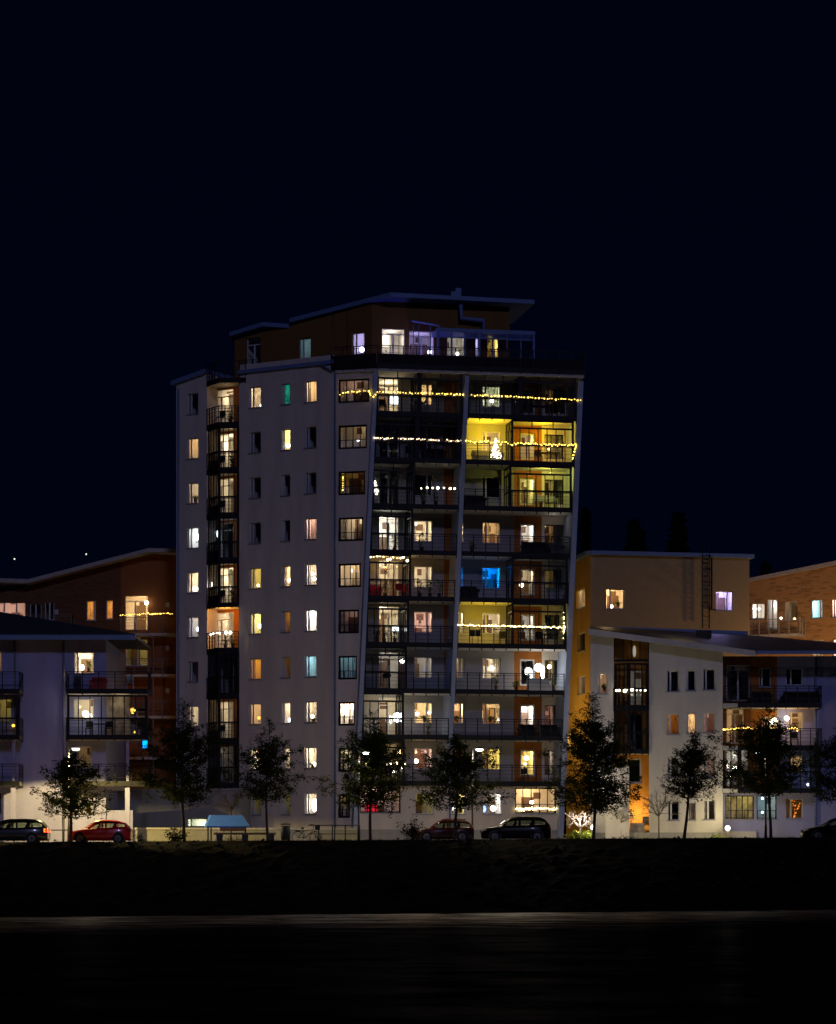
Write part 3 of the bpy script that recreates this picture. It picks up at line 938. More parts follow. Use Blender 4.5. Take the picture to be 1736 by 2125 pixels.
# wooded hill far behind
m = MB()
HILL = plain('hill_woods', (0.004, 0.006, 0.006), 1, spec=0)
pts = [(-140, 47), (-70, 50), (-58, 49), (-50, 51.5), (-42, 50), (-36, 49), (-28, 44), (-15, 30), (5, 24), (25, 28), (32, 33), (38, 33), (46, 26), (60, 24), (90, 24), (140, 26)]
def hillz(X):
    for (a, za), (b, zb) in zip(pts, pts[1:]):
        if a <= X <= b: return za + (zb - za) * (X - a) / (b - a)
    return 24
NXH = 420
rows = []
for i in range(NXH + 1):
    X = -140 + 280 * i / NXH
    h = hillz(X) + noise.noise(Vector((X * .25, 3, 0))) * 1.2 + noise.noise(Vector((X * 1.3, 1, 0))) * .7
    rows.append([m.bm.verts.new((X, 390 + 90 * t, 2 + (h - 2) * math.sin(t * math.pi / 2) ** .8 + noise.noise(Vector((X * .4, t * 20, 0))) * .7)) for t in (0, .2, .4, .6, .8, 1)])
for a, b in zip(rows, rows[1:]):
    for j in range(5): m.bm.faces.new([a[j], b[j], b[j + 1], a[j + 1]])
struct(m.build('hills', HILL))

# ================================================================== left white apartment block
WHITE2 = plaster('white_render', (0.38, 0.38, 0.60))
CREAM2 = plaster('cream_render', (0.66, 0.62, 0.55))
LW = Face.px(-160, 176.0, 220, 176.0)
lroot = thing('apartment_block', 'low white apartment block with black balconies at the edge beside the red hatchback', 'building', (-22, 177, 2.4))
lh = [(LW.rect(7, 640, 995, 815, 1182), 'C8', (.2,)), (LW.rect(7, -110, 990, 12, 1170), 'Y6', (.5,)), (LW.rect(7, 640, 1400, 815, 1585), 'C6', (.2,)),
      (LW.rect(7, -110, 1400, 100, 1600), 'Y3', (.5,)), (LW.rect(8, 640, 400, 800, 600), 'W2', (.25,)), (LW.rect(8, 640, 820, 800, 985), 'C6', (.25,)),
      (LW.rect(8, -120, 800, 16, 990), '.0', (.5,)), (LW.rect(8, -120, 400, -20, 560), 'Y3', (.5,))]
zt = (HY - 1327) * K * 176
m = MB()
wall(m, LW, 0, LW.L, 1.9, zt, [h[0] for h in lh])
sheet(m, LW.pt(LW.L, 0), LW.pt(LW.L, 0, -12), 1.9, zt); sheet(m, LW.pt(LW.L, 0, -12), LW.pt(0, 0, -12), 1.9, zt); sheet(m, LW.pt(0, 0, -12), LW.pt(0, 0), 1.9, zt)
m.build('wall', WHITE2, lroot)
for h, code, mu in lh:
    window(lroot, LW, h, code, mu, curtain=[(.04, .16), (.84, .96)] if code in ('C8', 'W2') else None, depth=2.4)
m = MB()
e0, e1 = LW.u(-160), LW.u(283, 1.0)
m.prism([LW.pt(e0, zt, 1.6), LW.pt(e1, zt, 1.6), LW.pt(e1, zt + .05, -9), LW.pt(e0, zt + 2.9, -9)], (0, 0, .2))
m.build('roof', ROOFD, lroot)
m = MB(); m.fbox(LW, e0, e1, zt - .16, zt + .12, 1.6, 1.72); m.build('gutter', FASCIA, lroot)
for dx in (31.5, 132.5):
    m = MB(); m.tube([LW.pt(LW.u(dx), zt - .1, .14), LW.pt(LW.u(dx), 2.6, .14)], .075); m.build('downpipe', plain('grey_pipe', (.20, .20, .21), .5), lroot)
def zdy(dy, Y): return (HY - dy) * K * Y
for dxa, dxb in ((-160, 39), (137, 307)):
    ua, ub = LW.u(dxa, 1.7), LW.u(dxb, 1.7)
    for lv, dyf in enumerate((1430.5, 1526, 1622)):
        zf = zdy(dyf, 174.3)
        sl = MB(); sl.fbox(LW, ua, ub, zf - .24, zf, -1.0 if dxa > 0 else .004, 1.66)
        if dxa > 0:
            sl.bm.free(); sl = MB(); sl.fbox(LW, ua, ub, zf - .24, zf, .004, 1.66)
        bal = sl.build('balcony', SOFF, lroot)
        rl = MB(); railing(rl, [xy(LW.pt(ua + .02, 0, .1)), xy(LW.pt(ua + .02, 0, 1.7)), xy(LW.pt(ub - .02, 0, 1.7)), xy(LW.pt(ub - .02, 0, .1))], zf, sp=.95)
        rl.build('railing', STEEL, bal)
        if lv == 1:
            gf, gg = MB(), MB()
            glazing(gf, gg, [xy(LW.pt(ua + .05, 0, 1.62)), xy(LW.pt(ub - .05, 0, 1.62))], zf, zf + 2.45, sp=.68, ztr=None)
            glazing(gf, gg, [xy(LW.pt(ub - .09, 0, 1.55)), xy(LW.pt(ub - .09, 0, .2))], zf, zf + 2.45, sp=.45, ztr=None)
            gf.build('glazing_frame', STEEL, bal); gg.build('glazing_pane', GLASS2, bal)
    m = MB(); uc = LW.u(28 if dxa < 0 else 265, 1.3)
    m.fbox(LW, uc - .14, uc + .14, 2.3, zdy(1622, 174.3) - .25, 1.15, 1.45)
    m.fbox(LW, uc - .08, uc + .08, zdy(1622, 174.3) + .01, zdy(1526, 174.3) - .25, 1.2, 1.36); m.build('column', WHITE2, lroot)
light('balcony_light', LW.pt(LW.u(250), zdy(1526, 174.3) + 2.0, .9), HUE['C'], 12, lroot)
light('balcony_light', LW.pt(LW.u(160), zdy(1526, 174.3) + 1.9, .9), HUE['C'], 5, lroot)
# back room of the glazed balcony that sticks out past the corner
m = MB(); prev = None
for i in range(60):
    uu = LW.u(222) + (LW.u(272) - LW.u(222)) * i / 59
    cur = (LW.pt(uu, zdy(1526, 176) + .01, .3 + .05 * math.sin(i * 1.7)), LW.pt(uu, zdy(1526, 176) + 2.5, .3 + .05 * math.sin(i * 1.7)))
    if prev: m.quad([prev[0], cur[0], cur[1], prev[1]])
    prev = cur
m.build('balcony_curtain', CURT, lroot)
m = MB(); m.fbox(LW, LW.u(222), LW.u(276), 2.0, zdy(1682, 176), -.1, .1); m.fbox(LW, LW.u(222) , LW.u(268), zdy(1641, 176), zdy(1629, 176), -.1, .1)
m.build('carport_wall', WHITE2, lroot)

# ================================================================== grey annex and retaining wall in front of the tower
GREYA = plaster('annex_plaster', (0.30, 0.30, 0.29))
AN = Face.px(224, 183.2, 500, 181.2)
an = thing('annex', 'low windowless grey annex wall under the glazed niche beside the tower', 'building', (-18, 182, 2.4))
ah = [AN.rect(5, 180, 1392, 345, 1462)]
m = MB()
za = zdy(1641, 182)
wall(m, AN, 0, AN.L, 1.9, za, ah)
m.quad([AN.pt(0, za), AN.pt(AN.L, za), AN.pt(AN.L, za, -2.2), AN.pt(0, za, -2.2)])
sheet(m, AN.pt(AN.L, 0), AN.pt(AN.L, 0, -2.2), 1.9, za); sheet(m, AN.pt(0, 0, -2.2), AN.pt(0, 0), 1.9, za)
m.build('wall', GREYA, an)
window(an, AN, ah[0], 'G4', (.2,), depth=.9, mg=.05, low=.1, high=.1, furn=False)
m = MB(); m.fbox(AN, -.05, AN.L + .05, za + .003, za + .12, -2.2, .08); m.build('coping', SILL, an)
RT = Face.px(-40, 175.2, 742, 177.6)
m = MB(); zw = zdy(1722, 176.5)
m.fbox(RT, RT.u(270), RT.L, 1.8, zw, -.35, 0); m.mi = 1; m.fbox(RT, RT.u(270) - .02, RT.L, zw + .003, zw + .12, -.4, .06)
o = m.build('retaining_wall', [PLINTH, plain('pale_coping', (.52, .5, .46), .9)])
tag(o, 'long low concrete retaining wall with pale coping in front of the tower', 'wall')

# ================================================================== left brick block
BRK = brick('dark_brick', (0.16, 0.075, 0.035), (0.05, 0.025, 0.015), (0.10, 0.07, 0.05))
ORG_R = plain('orange_boards', (0.26, 0.095, 0.026), .85, var=.1, scale=4)
BL = Face.px(-180, 201.0, 372, 201.0)
bl = thing('brick_block', 'dark brick apartment block with orange wall and rising roof beside the tower', 'building', (-23, 202, 2.6))
def zb(dy): return zdy(dy, 201)
bh = [(BL.rect(7, -90, 562, 222, 720), 'P5', (.4, .74), 'win'), (BL.rect(7, 752, 548, 832, 718), 'O6', (.82,), 'win'), (BL.rect(7, 922, 543, 982, 706), 'O6', (), 'win')]
bo = [(BL.rect(7, 1086, 505, 1284, 805), 'W7', (.45,), 'door'), (BL.rect(7, 1090, 880, 1282, 1115), 'Y3', (.55,), 'door'), (BL.rect(8, 1100, 60, 1280, 330), '.0', (.5,), 'door')]
bx = [(BL.rect(7, 945, 915, 980, 990), 'Y3', (), 'win'), (BL.rect(8, 925, 330, 980, 412), 'Y4', (), 'win'), (BL.rect(7, 260, 575, 360, 715), '.0', (.5,), 'win'), (BL.rect(7, 390, 560, 470, 715), '.0', (.5,), 'win')]
b0, b1 = BL.u(251), BL.L
top = lambda u: None
m = MB(); wall(m, BL, 0, b0, 2.0, 26, [h[0] for h in bh + bx])
cutp = (BL.pt(BL.u(65), zb(1214)), BL.pt(BL.u(311), zb(1151)))
m.cutk(cutp[0], (cutp[1] - cutp[0]).cross(Vector((BL.n.x, BL.n.y, 0))), BL.pt(5, 5))
sheet(m, BL.pt(0, 0, -10), BL.pt(0, 0), 2.0, 17.5); sheet(m, BL.pt(BL.L, 0, -10), BL.pt(0, 0, -10), 2.0, 17.5); sheet(m, BL.pt(BL.L, 0), BL.pt(BL.L, 0, -10), 2, 22)
m.build('wall', BRK, bl)
m = MB(); wall(m, BL, b0, b1, 2.0, 26, [h[0] for h in bo], depth=.22)
m.cutk(cutp[0], (cutp[1] - cutp[0]).cross(Vector((BL.n.x, BL.n.y, 0))), BL.pt(5, 5))
m.build('orange_wall', ORG_R, bl)
for h, code, mu, k in bh + bx: window(bl, BL, h, code, mu, low=.5, high=.25, mg=.2, curtain=[(.05, .95)] if code == 'O6' else None)
for h, code, mu, k in bo: window(bl, BL, h, code, mu, sill=False, trans=(.84,), low=0, high=.1, name='balcony_door')
m = MB()
ra, rb, rc = BL.u(58, 1.2), BL.u(309.5, 1.2), BL.u(380, 1.2)
for (ua, za_, ub_, zb_) in ((BL.u(-180, 1.2), zb(1206), ra + .003, zb(1214)), (ra, zb(1214), rb, zb(1149.5)), (rb + .003, zb(1149.5), rc, zb(1152))):
    m.hexa([BL.pt(ua, za_, 1.2), BL.pt(ub_, zb_, 1.2), BL.pt(ub_, zb_, -9), BL.pt(ua, za_, -9), BL.pt(ua, za_ + .28, 1.2), BL.pt(ub_, zb_ + .28, 1.2), BL.pt(ub_, zb_ + .28, -9), BL.pt(ua, za_ + .28, -9)])
m.build('roof', plain('pale_fascia', (.42, .40, .37), .8), bl)
GALV = plain('galvanised_steel', (.16, .15, .13), .5, metal=.2)
for dyf in (1314, 1399, 1486, 1571):
    zf = zdy(dyf, 199.6)
    ua, ub = BL.u(249, 1.5), BL.u(366, 1.5)
    sl = MB(); sl.fbox(BL, ua, ub, zf - .18, zf, .004, 1.5); bal = sl.build('balcony', SOFF, bl)
    rl = MB(); railing(rl, [xy(BL.pt(ua + .02, 0, .1)), xy(BL.pt(ua + .02, 0, 1.5)), xy(BL.pt(ub, 0, 1.5))], zf, sp=.9, channel=False, lo=.15); rl.build('railing', GALV, bal)
m = MB(); m.fbox(BL, BL.u(317, 1.4), BL.u(319.5, 1.4), 2.2, zdy(1314, 199.6) - .19, 1.25, 1.42); m.build('balcony_post', GALV, bl)
rl = MB(); railing(rl, [xy(BL.pt(BL.u(60), 0, 1.5)), xy(BL.pt(BL.u(152), 0, 1.5)), xy(BL.pt(BL.u(152), 0, .1))], zdy(1308, 200), sp=1.4, channel=True, lo=.1)
rl.build('railing', GALV, bl)
LAMPW = emit('wall_lamp_glow', (1, .85, .62), 1.6)
for (u_, v_, c_) in ((1457, 585, 7), (1457, 960, 7), (1457, 1330, 7), (492, 645, 7)):
    uu, zz = BL.uz(*q(c_, u_, v_)); m = MB(); m.fbox(BL, uu - .13, uu + .13, zz - .16, zz + .16, .003, .1)
    m.build('wall_lamp', plain('lamp_case', (.5, .48, .45), .6), bl)
light('courtyard_and_fill_light', (-20.6, 195, 12.5), HUE['O'], 60, bl, r=.2)
light('courtyard_and_fill_light', (-24, 194, 9), HUE['W'], 40, bl, r=.2)

# ================================================================== yellow block on the right
YEL = plaster('yellow_render', (0.50, 0.30, 0.08)); TAN = plain('tan_render', (0.36, 0.27, 0.14), .95, var=.06, bump=.3)
YF = Face.px(1226, 196.0, 1556, 198.2)
YS = Face.px(1176, 203.0, 1226, 196.0)
yb = thing('yellow_block', 'plain yellow apartment block with roof ladder behind the white block', 'building', (16, 197, 2.6))
zy = 22.45
yf = [(YF.rect(11, 342, 312, 452, 432), 'W7', (.25,)), (YF.rect(11, 1007, 325, 1112, 443), 'V7', (.68,))]
ys = [(YS.rect(11, 163, 312, 214, 430), 'W6', (.2,)), (YS.rect(11, 166, 576, 214, 690), '.0', ()), (YS.rect(11, 166, 838, 215, 950), 'P3', (.2,)), (YS.rect(12, 98, 275, 128, 365), 'H6', ())]
m = MB(); wall(m, YF, 0, YF.L, 2, zy, [h[0] for h in yf]); m.build('wall', TAN, yb)
m = MB(); wall(m, YS, 0, YS.L, 2, zy, [h[0] for h in ys])
sheet(m, YF.pt(YF.L, 0), YF.pt(YF.L, 0, -10), 2, zy); sheet(m, YF.pt(YF.L, 0, -10), YS.pt(0, 0, 0), 2, zy); m.build('side_wall', YEL, yb)
for h, code, mu in yf: window(yb, YF, h, code, mu, mg=.3, depth=1.8)
for h, code, mu in ys: window(yb, YS, h, code, mu, mg=.3, depth=.9)
m = MB(); m.prism([YS.pt(-.3, zy + .003, .35), YS.pt(YS.L, zy + .003, .35), YF.pt(0, zy + .003, .4), YF.pt(YF.L + .25, zy + .003, .4), YF.pt(YF.L + .25, zy + .003, -10), YS.pt(-.3, zy + .003, -4)], (0, 0, .26)); m.build('roof', FASCIA, yb)
lad = MB()
for dx in (1455.5, 1469.5): lad.fbox(YF, YF.u(dx) - .03, YF.u(dx) + .03, zy - 4.9, zy + .9, .35, .42)
for k in range(18): lad.fbox(YF, YF.u(1455.5), YF.u(1469.5), zy - 4.7 + k * .3, zy - 4.67 + k * .3, .36, .41)
for k in range(5): 
    z = zy - 3.6 + k * .9
    lad.tube([YF.pt(YF.u(1455), z, .4), YF.pt(YF.u(1458), z, 1.0), YF.pt(YF.u(1468), z, 1.0), YF.pt(YF.u(1470), z, .4)], .025, 5)
lad.fbox(YF, YF.u(1475), YF.u(1478), zy - 3.6, zy + .2, .1, .18); lad.fbox(YF, YF.u(1470), YF.u(1484), zy - 3.6, zy - 3.55, .1, .2)
lad.build('roof_ladder', STEEL, yb)
# courtyard light between the tower and the yellow block
light('courtyard_and_fill_light', (7.2, 197.5, 11), (1, .68, .22), 480, yb, r=.25)
light('courtyard_and_fill_light', (17, 181.5, 17.8), (1, .74, .40), 60, yb, r=.6)  # added fill above the white block's roof, no lamp stands there

# ================================================================== right brick block
BRK2 = brick('orange_brick', (0.50, 0.27, 0.10), (0.05, 0.025, 0.012), (0.36, 0.24, 0.12))
BR = Face.px(1540, 207.0, 1850, 202.0)
br = thing('brick_block', 'orange brick apartment block lit by a courtyard lamp at the edge', 'building', (29, 206, 2.6))
brh = [(BR.rect(11, 1222, 398, 1302, 492), 'H6', (.4,)), (BR.rect(11, 1316, 372, 1380, 558), 'H5', (.5,)), (BR.rect(11, 1422, 385, 1502, 500), 'W2', (.4,)),
       (BR.rect(11, 1585, 377, 1652, 488), 'A7', (.8,)), (BR.rect(11, 1707, 372, 1760, 482), 'P7', (.3,)), (BR.rect(11, 1590, 620, 1660, 720), 'W4', (.4,)), (BR.rect(11, 1715, 615, 1790, 720), 'P7', ())]
m = MB(); wall(m, BR, 0, BR.L, 2, 26, [h[0] for h in brh])
ca, cb_ = BR.pt(BR.u(1555), zdy(1209, BR.Y(BR.u(1555)))), BR.pt(BR.u(1736), zdy(1173, BR.Y(BR.u(1736))))
m.cutk(ca, (cb_ - ca).cross(Vector((BR.n.x, BR.n.y, 0))), BR.pt(5, 8))
sheet(m, BR.pt(BR.L, 0), BR.pt(BR.L, 0, -10), 2, 22); sheet(m, BR.pt(BR.L, 0, -10), BR.pt(0, 0, -10), 2, 19); sheet(m, BR.pt(0, 0, -10), BR.pt(0, 0), 2, 19)
m.build('wall', BRK2, br)
for h, code, mu in brh: window(br, BR, h, code, mu, mg=.25, low=.6, high=.3)
sl_ = (cb_ - ca); a2 = ca - sl_ * .1; b2 = ca + sl_ * 1.6
nn_ = Vector((BR.n.x, BR.n.y, 0))
m = MB(); m.hexa([a2 + nn_ * .3, b2 + nn_ * .3, b2 - nn_ * 9, a2 - nn_ * 9] + [p + Vector((0, 0, .28)) for p in (a2 + nn_ * .3, b2 + nn_ * .3, b2 - nn_ * 9, a2 - nn_ * 9)]); m.build('roof', MATS['pale_fascia'], br)
zf = zdy(*(lambda t: (t[1], 203.5))(q(11, 1300, 578)))
ua, ub = BR.u(qx(11, 1212), 1.3), BR.u(qx(11, 1512), 1.3)
sl = MB(); sl.fbox(BR, ua, ub, zf - .2, zf, .004, 1.3); bal = sl.build('balcony', SOFF, br)
rl = MB(); railing(rl, [xy(BR.pt(ua, 0, .1)), xy(BR.pt(ua, 0, 1.3)), xy(BR.pt(ub, 0, 1.3)), xy(BR.pt(ub, 0, .1))], zf, sp=.7, channel=False, lo=.1); rl.build('railing', plain('pale_railing', (.4, .36, .28), .6), bal)
light('courtyard_and_fill_light', (29, 196, 13.5), (1, .60, .24), 1300, br, r=.3)

# ================================================================== right white block
RW = Face.px(1226, 176.6, 1501, 176.0)
RB = Face.px(1501, 177.6, 1860, 177.6)
rw = thing('apartment_block', 'white apartment block with sloping black roof beside the globe lamps', 'building', (17, 177, 2.6))
r1 = [(RW.rect(11, 710, 808, 783, 935), '.0', (.3,)), (RW.rect(11, 827, 805, 884, 930), '.0', (.15,)), (RW.rect(11, 929, 797, 1003, 925), '.0', (.26,)),
      (RW.rect(12, 710, 160, 785, 285), 'O5', (.3,)), (RW.rect(12, 831, 155, 885, 280), 'W8', (.12,)), (RW.rect(12, 930, 152, 1003, 275), 'P4', (.28,)),
      (RW.rect(12, 712, 425, 785, 545), 'N1', (.3,)), (RW.rect(12, 830, 425, 885, 545), '.0', (.15,)), (RW.rect(12, 935, 420, 1003, 545), 'P3', (.3,)),
      (RW.rect(12, 715, 688, 785, 805), '.0', (.3,)), (RW.rect(12, 831, 695, 886, 805), 'P1', (.15,)), (RW.rect(12, 932, 683, 1003, 803), 'N2', (.4,)),
      (RW.rect(11, 290, 825, 350, 946), 'C6', (.2,))]
nu0, nu1 = RW.u(qx(11, 388)), RW.u(qx(11, 603))
zn0, zn1 = RW.uz(*q(12, 500, 905))[1], RW.uz(*q(11, 500, 622))[1] + .3
nich = (nu0, nu1, 1.9, zn1)
m = MB()
wall(m, RW, 0, RW.L, 1.9, 16.5, [h[0] for h in r1] + [nich], depth=0)
for h in [x[0] for x in r1]:
    a, b, c, e = h
    for p, s_ in (((a, c), (b, c)), ((b, c), (b, e)), ((b, e), (a, e)), ((a, e), (a, c))):
        m.quad([RW.pt(*p, 0), RW.pt(*s_, 0), RW.pt(*s_, -.22), RW.pt(*p, -.22)])
for u_ in (nu0, nu1): m.quad([RW.pt(u_, 1.9, 0), RW.pt(u_, 16.5, 0), RW.pt(u_, 16.5, -1.3), RW.pt(u_, 1.9, -1.3)])
sa, sb = RW.pt(0, zdy(1318, 176.6)), RW.pt(RW.L, zdy(1353, 176))
m.cutk(sa, (sb - sa).cross(Vector((RW.n.x, RW.n.y, 0))), RW.pt(3, 4))
zr1 = zdy(1362, 177.6)
sheet(m, RW.pt(0, 0, -12), RW.pt(0, 0), 1.9, 15.1); sheet(m, RB.pt(RB.L, 0), RB.pt(RB.L, 0, -12), 1.9, zr1); sheet(m, RB.pt(RB.L, 0, -12), RW.pt(0, 0, -12), 1.9, 14)
sheet(m, RW.pt(RW.L, 0), RB.pt(0, 0), 1.9, zr1)
m.build('wall', CREAM2, rw)
for h, code, mu in r1: window(rw, RW, h, code, mu, mg=.3, curtain=[(.1, .95)] if code in ('W8', 'P3', 'P1') else ([(.05, .3)] if code != '.0' else None))
# niche: brown boards behind glazed bays, orange entrance below
N2 = RW.shift(-1.3)
zb1, zb2 = RW.uz(*q(11, 500, 1020))[1], RW.uz(*q(12, 500, 377))[1]
nd = [(N2.u(qx(11, 470)), N2.u(qx(11, 560)), zb1 + .05, zb1 + 2.3), (N2.u(qx(11, 470)), N2.u(qx(11, 560)), zb2 + .05, zb2 + 2.3)]
nw = [(N2.u(qx(12, 462)), N2.u(qx(12, 556)), *N2.rect(12, 462, 430, 556, 580)[2:])]
m = MB(); wall(m, N2, N2.u(qx(11, 380)), N2.u(qx(11, 612)), 1.9, zn1, nd + nw); m.build('niche_wall', plain('entrance_orange', (0.62, 0.27, 0.04), .8, var=.08), rw)
for h, code in zip(nd, ('N2', '.0')): window(rw, N2, h, code, (.5,), sill=False, low=0, high=.1, mg=.05, name='balcony_door')
window(rw, N2, nw[0], '.0', (), mg=.1, fw=.1, low=.3)
bp_ = [xy(RW.pt(nu0 + .02, 0, -.02)), xy(RW.pt(nu0 + (nu1 - nu0) * .42, 0, .55)), xy(RW.pt(nu1 - .02, 0, .1))]
for zf, tall in ((zb1, 2.6), (zb2, 2.45)):
    sl = MB(); sl.prism([Vector((*p, zf - .25)) for p in bp_] + [RW.pt(nu1 - .03, zf - .25, -1.29), RW.pt(nu0 + .03, zf - .25, -1.29)], (0, 0, .25)); bal = sl.build('niche_balcony', SOFF, rw)
    rl = MB(); railing(rl, bp_, zf, sp=.42); rl.build('railing', STEEL, bal)
    gf, gg = MB(), MB(); glazing(gf, gg, bp_, zf, zf + tall, sp=.42, ztr=None); gf.build('glazing_frame', STEEL, bal); gg.build('glazing_pane', GLASS2, bal)
m = MB(); zA = zb1 + 2.72
m.fbox(RW, nu0 + .02, nu1 - .02, zA, zA + .14, -.1, 0)
for k in range(5):
    u = nu0 + .04 + (nu1 - nu0 - .08) * k / 4; m.fbox(RW, u - .03, u + .03, zA + .14, zn1 - .02 - .12 * k, -.09, -.02)
m.build('glazing_frame', STEEL, rw)
m = MB(); m.fbox(RW, nu0 + 1.0, nu0 + 1.9, 2.2, zdy(1708, 176), -.9, -.2); m.build('entrance_door', plain('door_grey', (.30, .28, .25), .6), rw)
m = MB(); m.fbox(RW, nu0 - .5, nu0 + .95, 2.0, zdy(1590, 176), .02, .5); m.build('porch_wall', CREAM2, rw)
m = MB(); u_ = RW.u(qx(12, 578)); z_ = RW.uz(*q(12, 578, 800))[1]; m.fbox(N2, u_ - .15, u_ + .15, z_ - .2, z_ + .2, .005, .2); m.build('mailbox', STEEL, rw)
# right hand recess with its balconies
rb1 = [(RB.rect(11, 1072, 772, 1214, 990), '.0', (.5,), 'door'), (RB.rect(12, 1072, 130, 1180, 340), 'W4', (.5,), 'door'), (RB.rect(12, 1072, 385, 1200, 600), 'H5', (.4,), 'door')]
rb2 = [(RB.rect(11, 1270, 790, 1342, 905), '.0', (.25,), 'w'), (RB.rect(12, 1290, 180, 1350, 300), 'O4', (.3,), 'w')]
rb3 = [(RB.rect(11, 1434, 792, 1533, 895), '.0', (.3,), 'w'), (RB.rect(12, 1450, 150, 1535, 262), 'W5', (.2,), 'w'), (RB.rect(12, 1460, 412, 1533, 515), 'W4', (.25,), 'w'), (RB.rect(12, 1432, 675, 1536, 795), 'O1', (.3,), 'w')]
rbg = [(RB.rect(12, 1066, 655, 1238, 800), 'E3', tuple(i / 5 for i in range(1, 5)), 'g'), (RB.rect(12, 1256, 655, 1376, 800), 'A2', (.5,), 'g')]
c0, c1, c2 = 0, RB.u(qx(11, 1222)), RB.u(qx(11, 1378))
zs0 = zdy(1638, 176)
m = MB(); wall(m, RB, c0, c1, zs0, zr1, [h[0] for h in rb1]); m.build('brown_wall', plain('brown_boards', (0.24, 0.08, 0.02), .8), rw)
m = MB(); wall(m, RB, c1, c2, zs0, zr1, [h[0] for h in rb2]); m.build('orange_wall', BROWN, rw)
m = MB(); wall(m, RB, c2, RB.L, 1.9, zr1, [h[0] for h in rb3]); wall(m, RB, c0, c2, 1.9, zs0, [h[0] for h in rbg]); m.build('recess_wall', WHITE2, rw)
for h, code, mu, k in rb1 + rb2 + rb3 + rbg:
    if k == 'door': window(rw, RB, h, code, mu, sill=False, trans=(.85,), low=0, high=.1, mg=.2, name='balcony_door')
    elif k == 'g': window(rw, RB, h, code, mu, black=True, rail=True, depth=1.3, mg=.05, high=.2, name='loggia_window', curtain=[(.02, .98)] if code == 'E3' else None)
    else: window(rw, RB, h, code, mu, mg=.2, high=.3, curtain=[(.7, .96)] if code == 'W5' else None)
ua, ub = RB.u(qx(11, 1050), 1.9), RB.u(qx(11, 1645), 1.9)
for lv, dyf in enumerate((1459.7, 1548, 1637)):
    zf = zdy(dyf, 175.7)
    sl = MB(); sl.fbox(RB, ua, ub, zf - .24, zf, .004, 1.86); bal = sl.build('balcony', SOFF, rw)
    pts_ = [xy(RB.pt(ua + .02, 0, 1.2)), xy(RB.pt(ua + 1.0, 0, 1.9)), xy(RB.pt(ub - .02, 0, 1.9)), xy(RB.pt(ub - .02, 0, .1))]
    rl = MB(); railing(rl, pts_, zf, sp=.6 if lv else .7); rl.build('railing', STEEL, bal)
    if lv == 2:
        gf, gg = MB(), MB(); glazing(gf, gg, pts_, zf, zf + 2.5, sp=.62, ztr=None); gf.build('glazing_frame', STEEL, bal); gg.build('glazing_pane', GLASS2, bal)
m = MB(); m.tube([RB.pt(RB.u(qx(11, 1611)), zr1 - .1, .13), RB.pt(RB.u(qx(11, 1611)), 2.7, .13)], .07); m.build('downpipe', FASCIA, rw)
light('balcony_light', RB.pt(RB.u(1640), zdy(1548, 176) + 1.6, .8), HUE['O'], 16, rw)
light('balcony_light', RB.pt(RB.u(1530), zdy(1637, 176) + 2.1, .8), HUE['H'], 7, rw)
m = MB(); m.fbox(RB, -.02, RB.u(qx(12, 1248)), 1.9, 3.25, .02, .35); m.build('plinth', CREAM2, rw)
m = MB(); m.fbox(RW, .02, RW.L - .1, 1.9, zdy(1728, 176), .02, .09); m.build('plinth', PLINTH, rw)
# roof: a gable edge falling to the right, then a level eave
A_, B_, C_ = V2(1222, 175.7, zdy(1312, 175.7)), V2(1569, 174.6, zdy(1357.5, 174.6)), V2(1870, 174.6, zdy(1357.5, 174.6))
E_, D_ = V2(1226, 193, zdy(1304.5, 193)), V2(1870, 193, zdy(1350, 193))
mid = V2(1569, 193, zdy(1325, 193))
m = MB()
t_ = Vector((0, 0, .05))
for tri in ((A_, B_, mid, E_), (B_, C_, D_, mid)):
    m.prism([p + t_ for p in tri], (0, 0, .14))
m.build('roof', ROOFD, rw)
m = MB()
def bar(m, a, b, h, off, w=.12):
    n = Vector((b.y - a.y, -(b.x - a.x), 0)).normalized() * w
    o = Vector((0, 0, off)); t = Vector((0, 0, h))
    m.hexa([a + o + n, b + o + n, b + o, a + o, a + o + n + t, b + o + n + t, b + o + t, a + o + t])
bar(m, A_, B_, .34, -.14); m.build('gable_board', CREAM2, rw)
m = MB(); bar(m, B_ + Vector((.06, 0, 0)), C_, .2, 0); m.build('gutter', FASCIA, rw)
m = MB(); bar(m, E_ + Vector((.1, -.1, -.1)), V2(1553, 193, zdy(1318, 193)), .25, 0); m.build('ridge_flashing', FASCIA, rw)
m = MB(); p_ = A_.lerp(mid, .62); m.box(p_.x, p_.x + 1.0, p_.y - .3, p_.y + .5, p_.z - .1, p_.z + .35); m.build('roof_hatch', STEEL, rw)
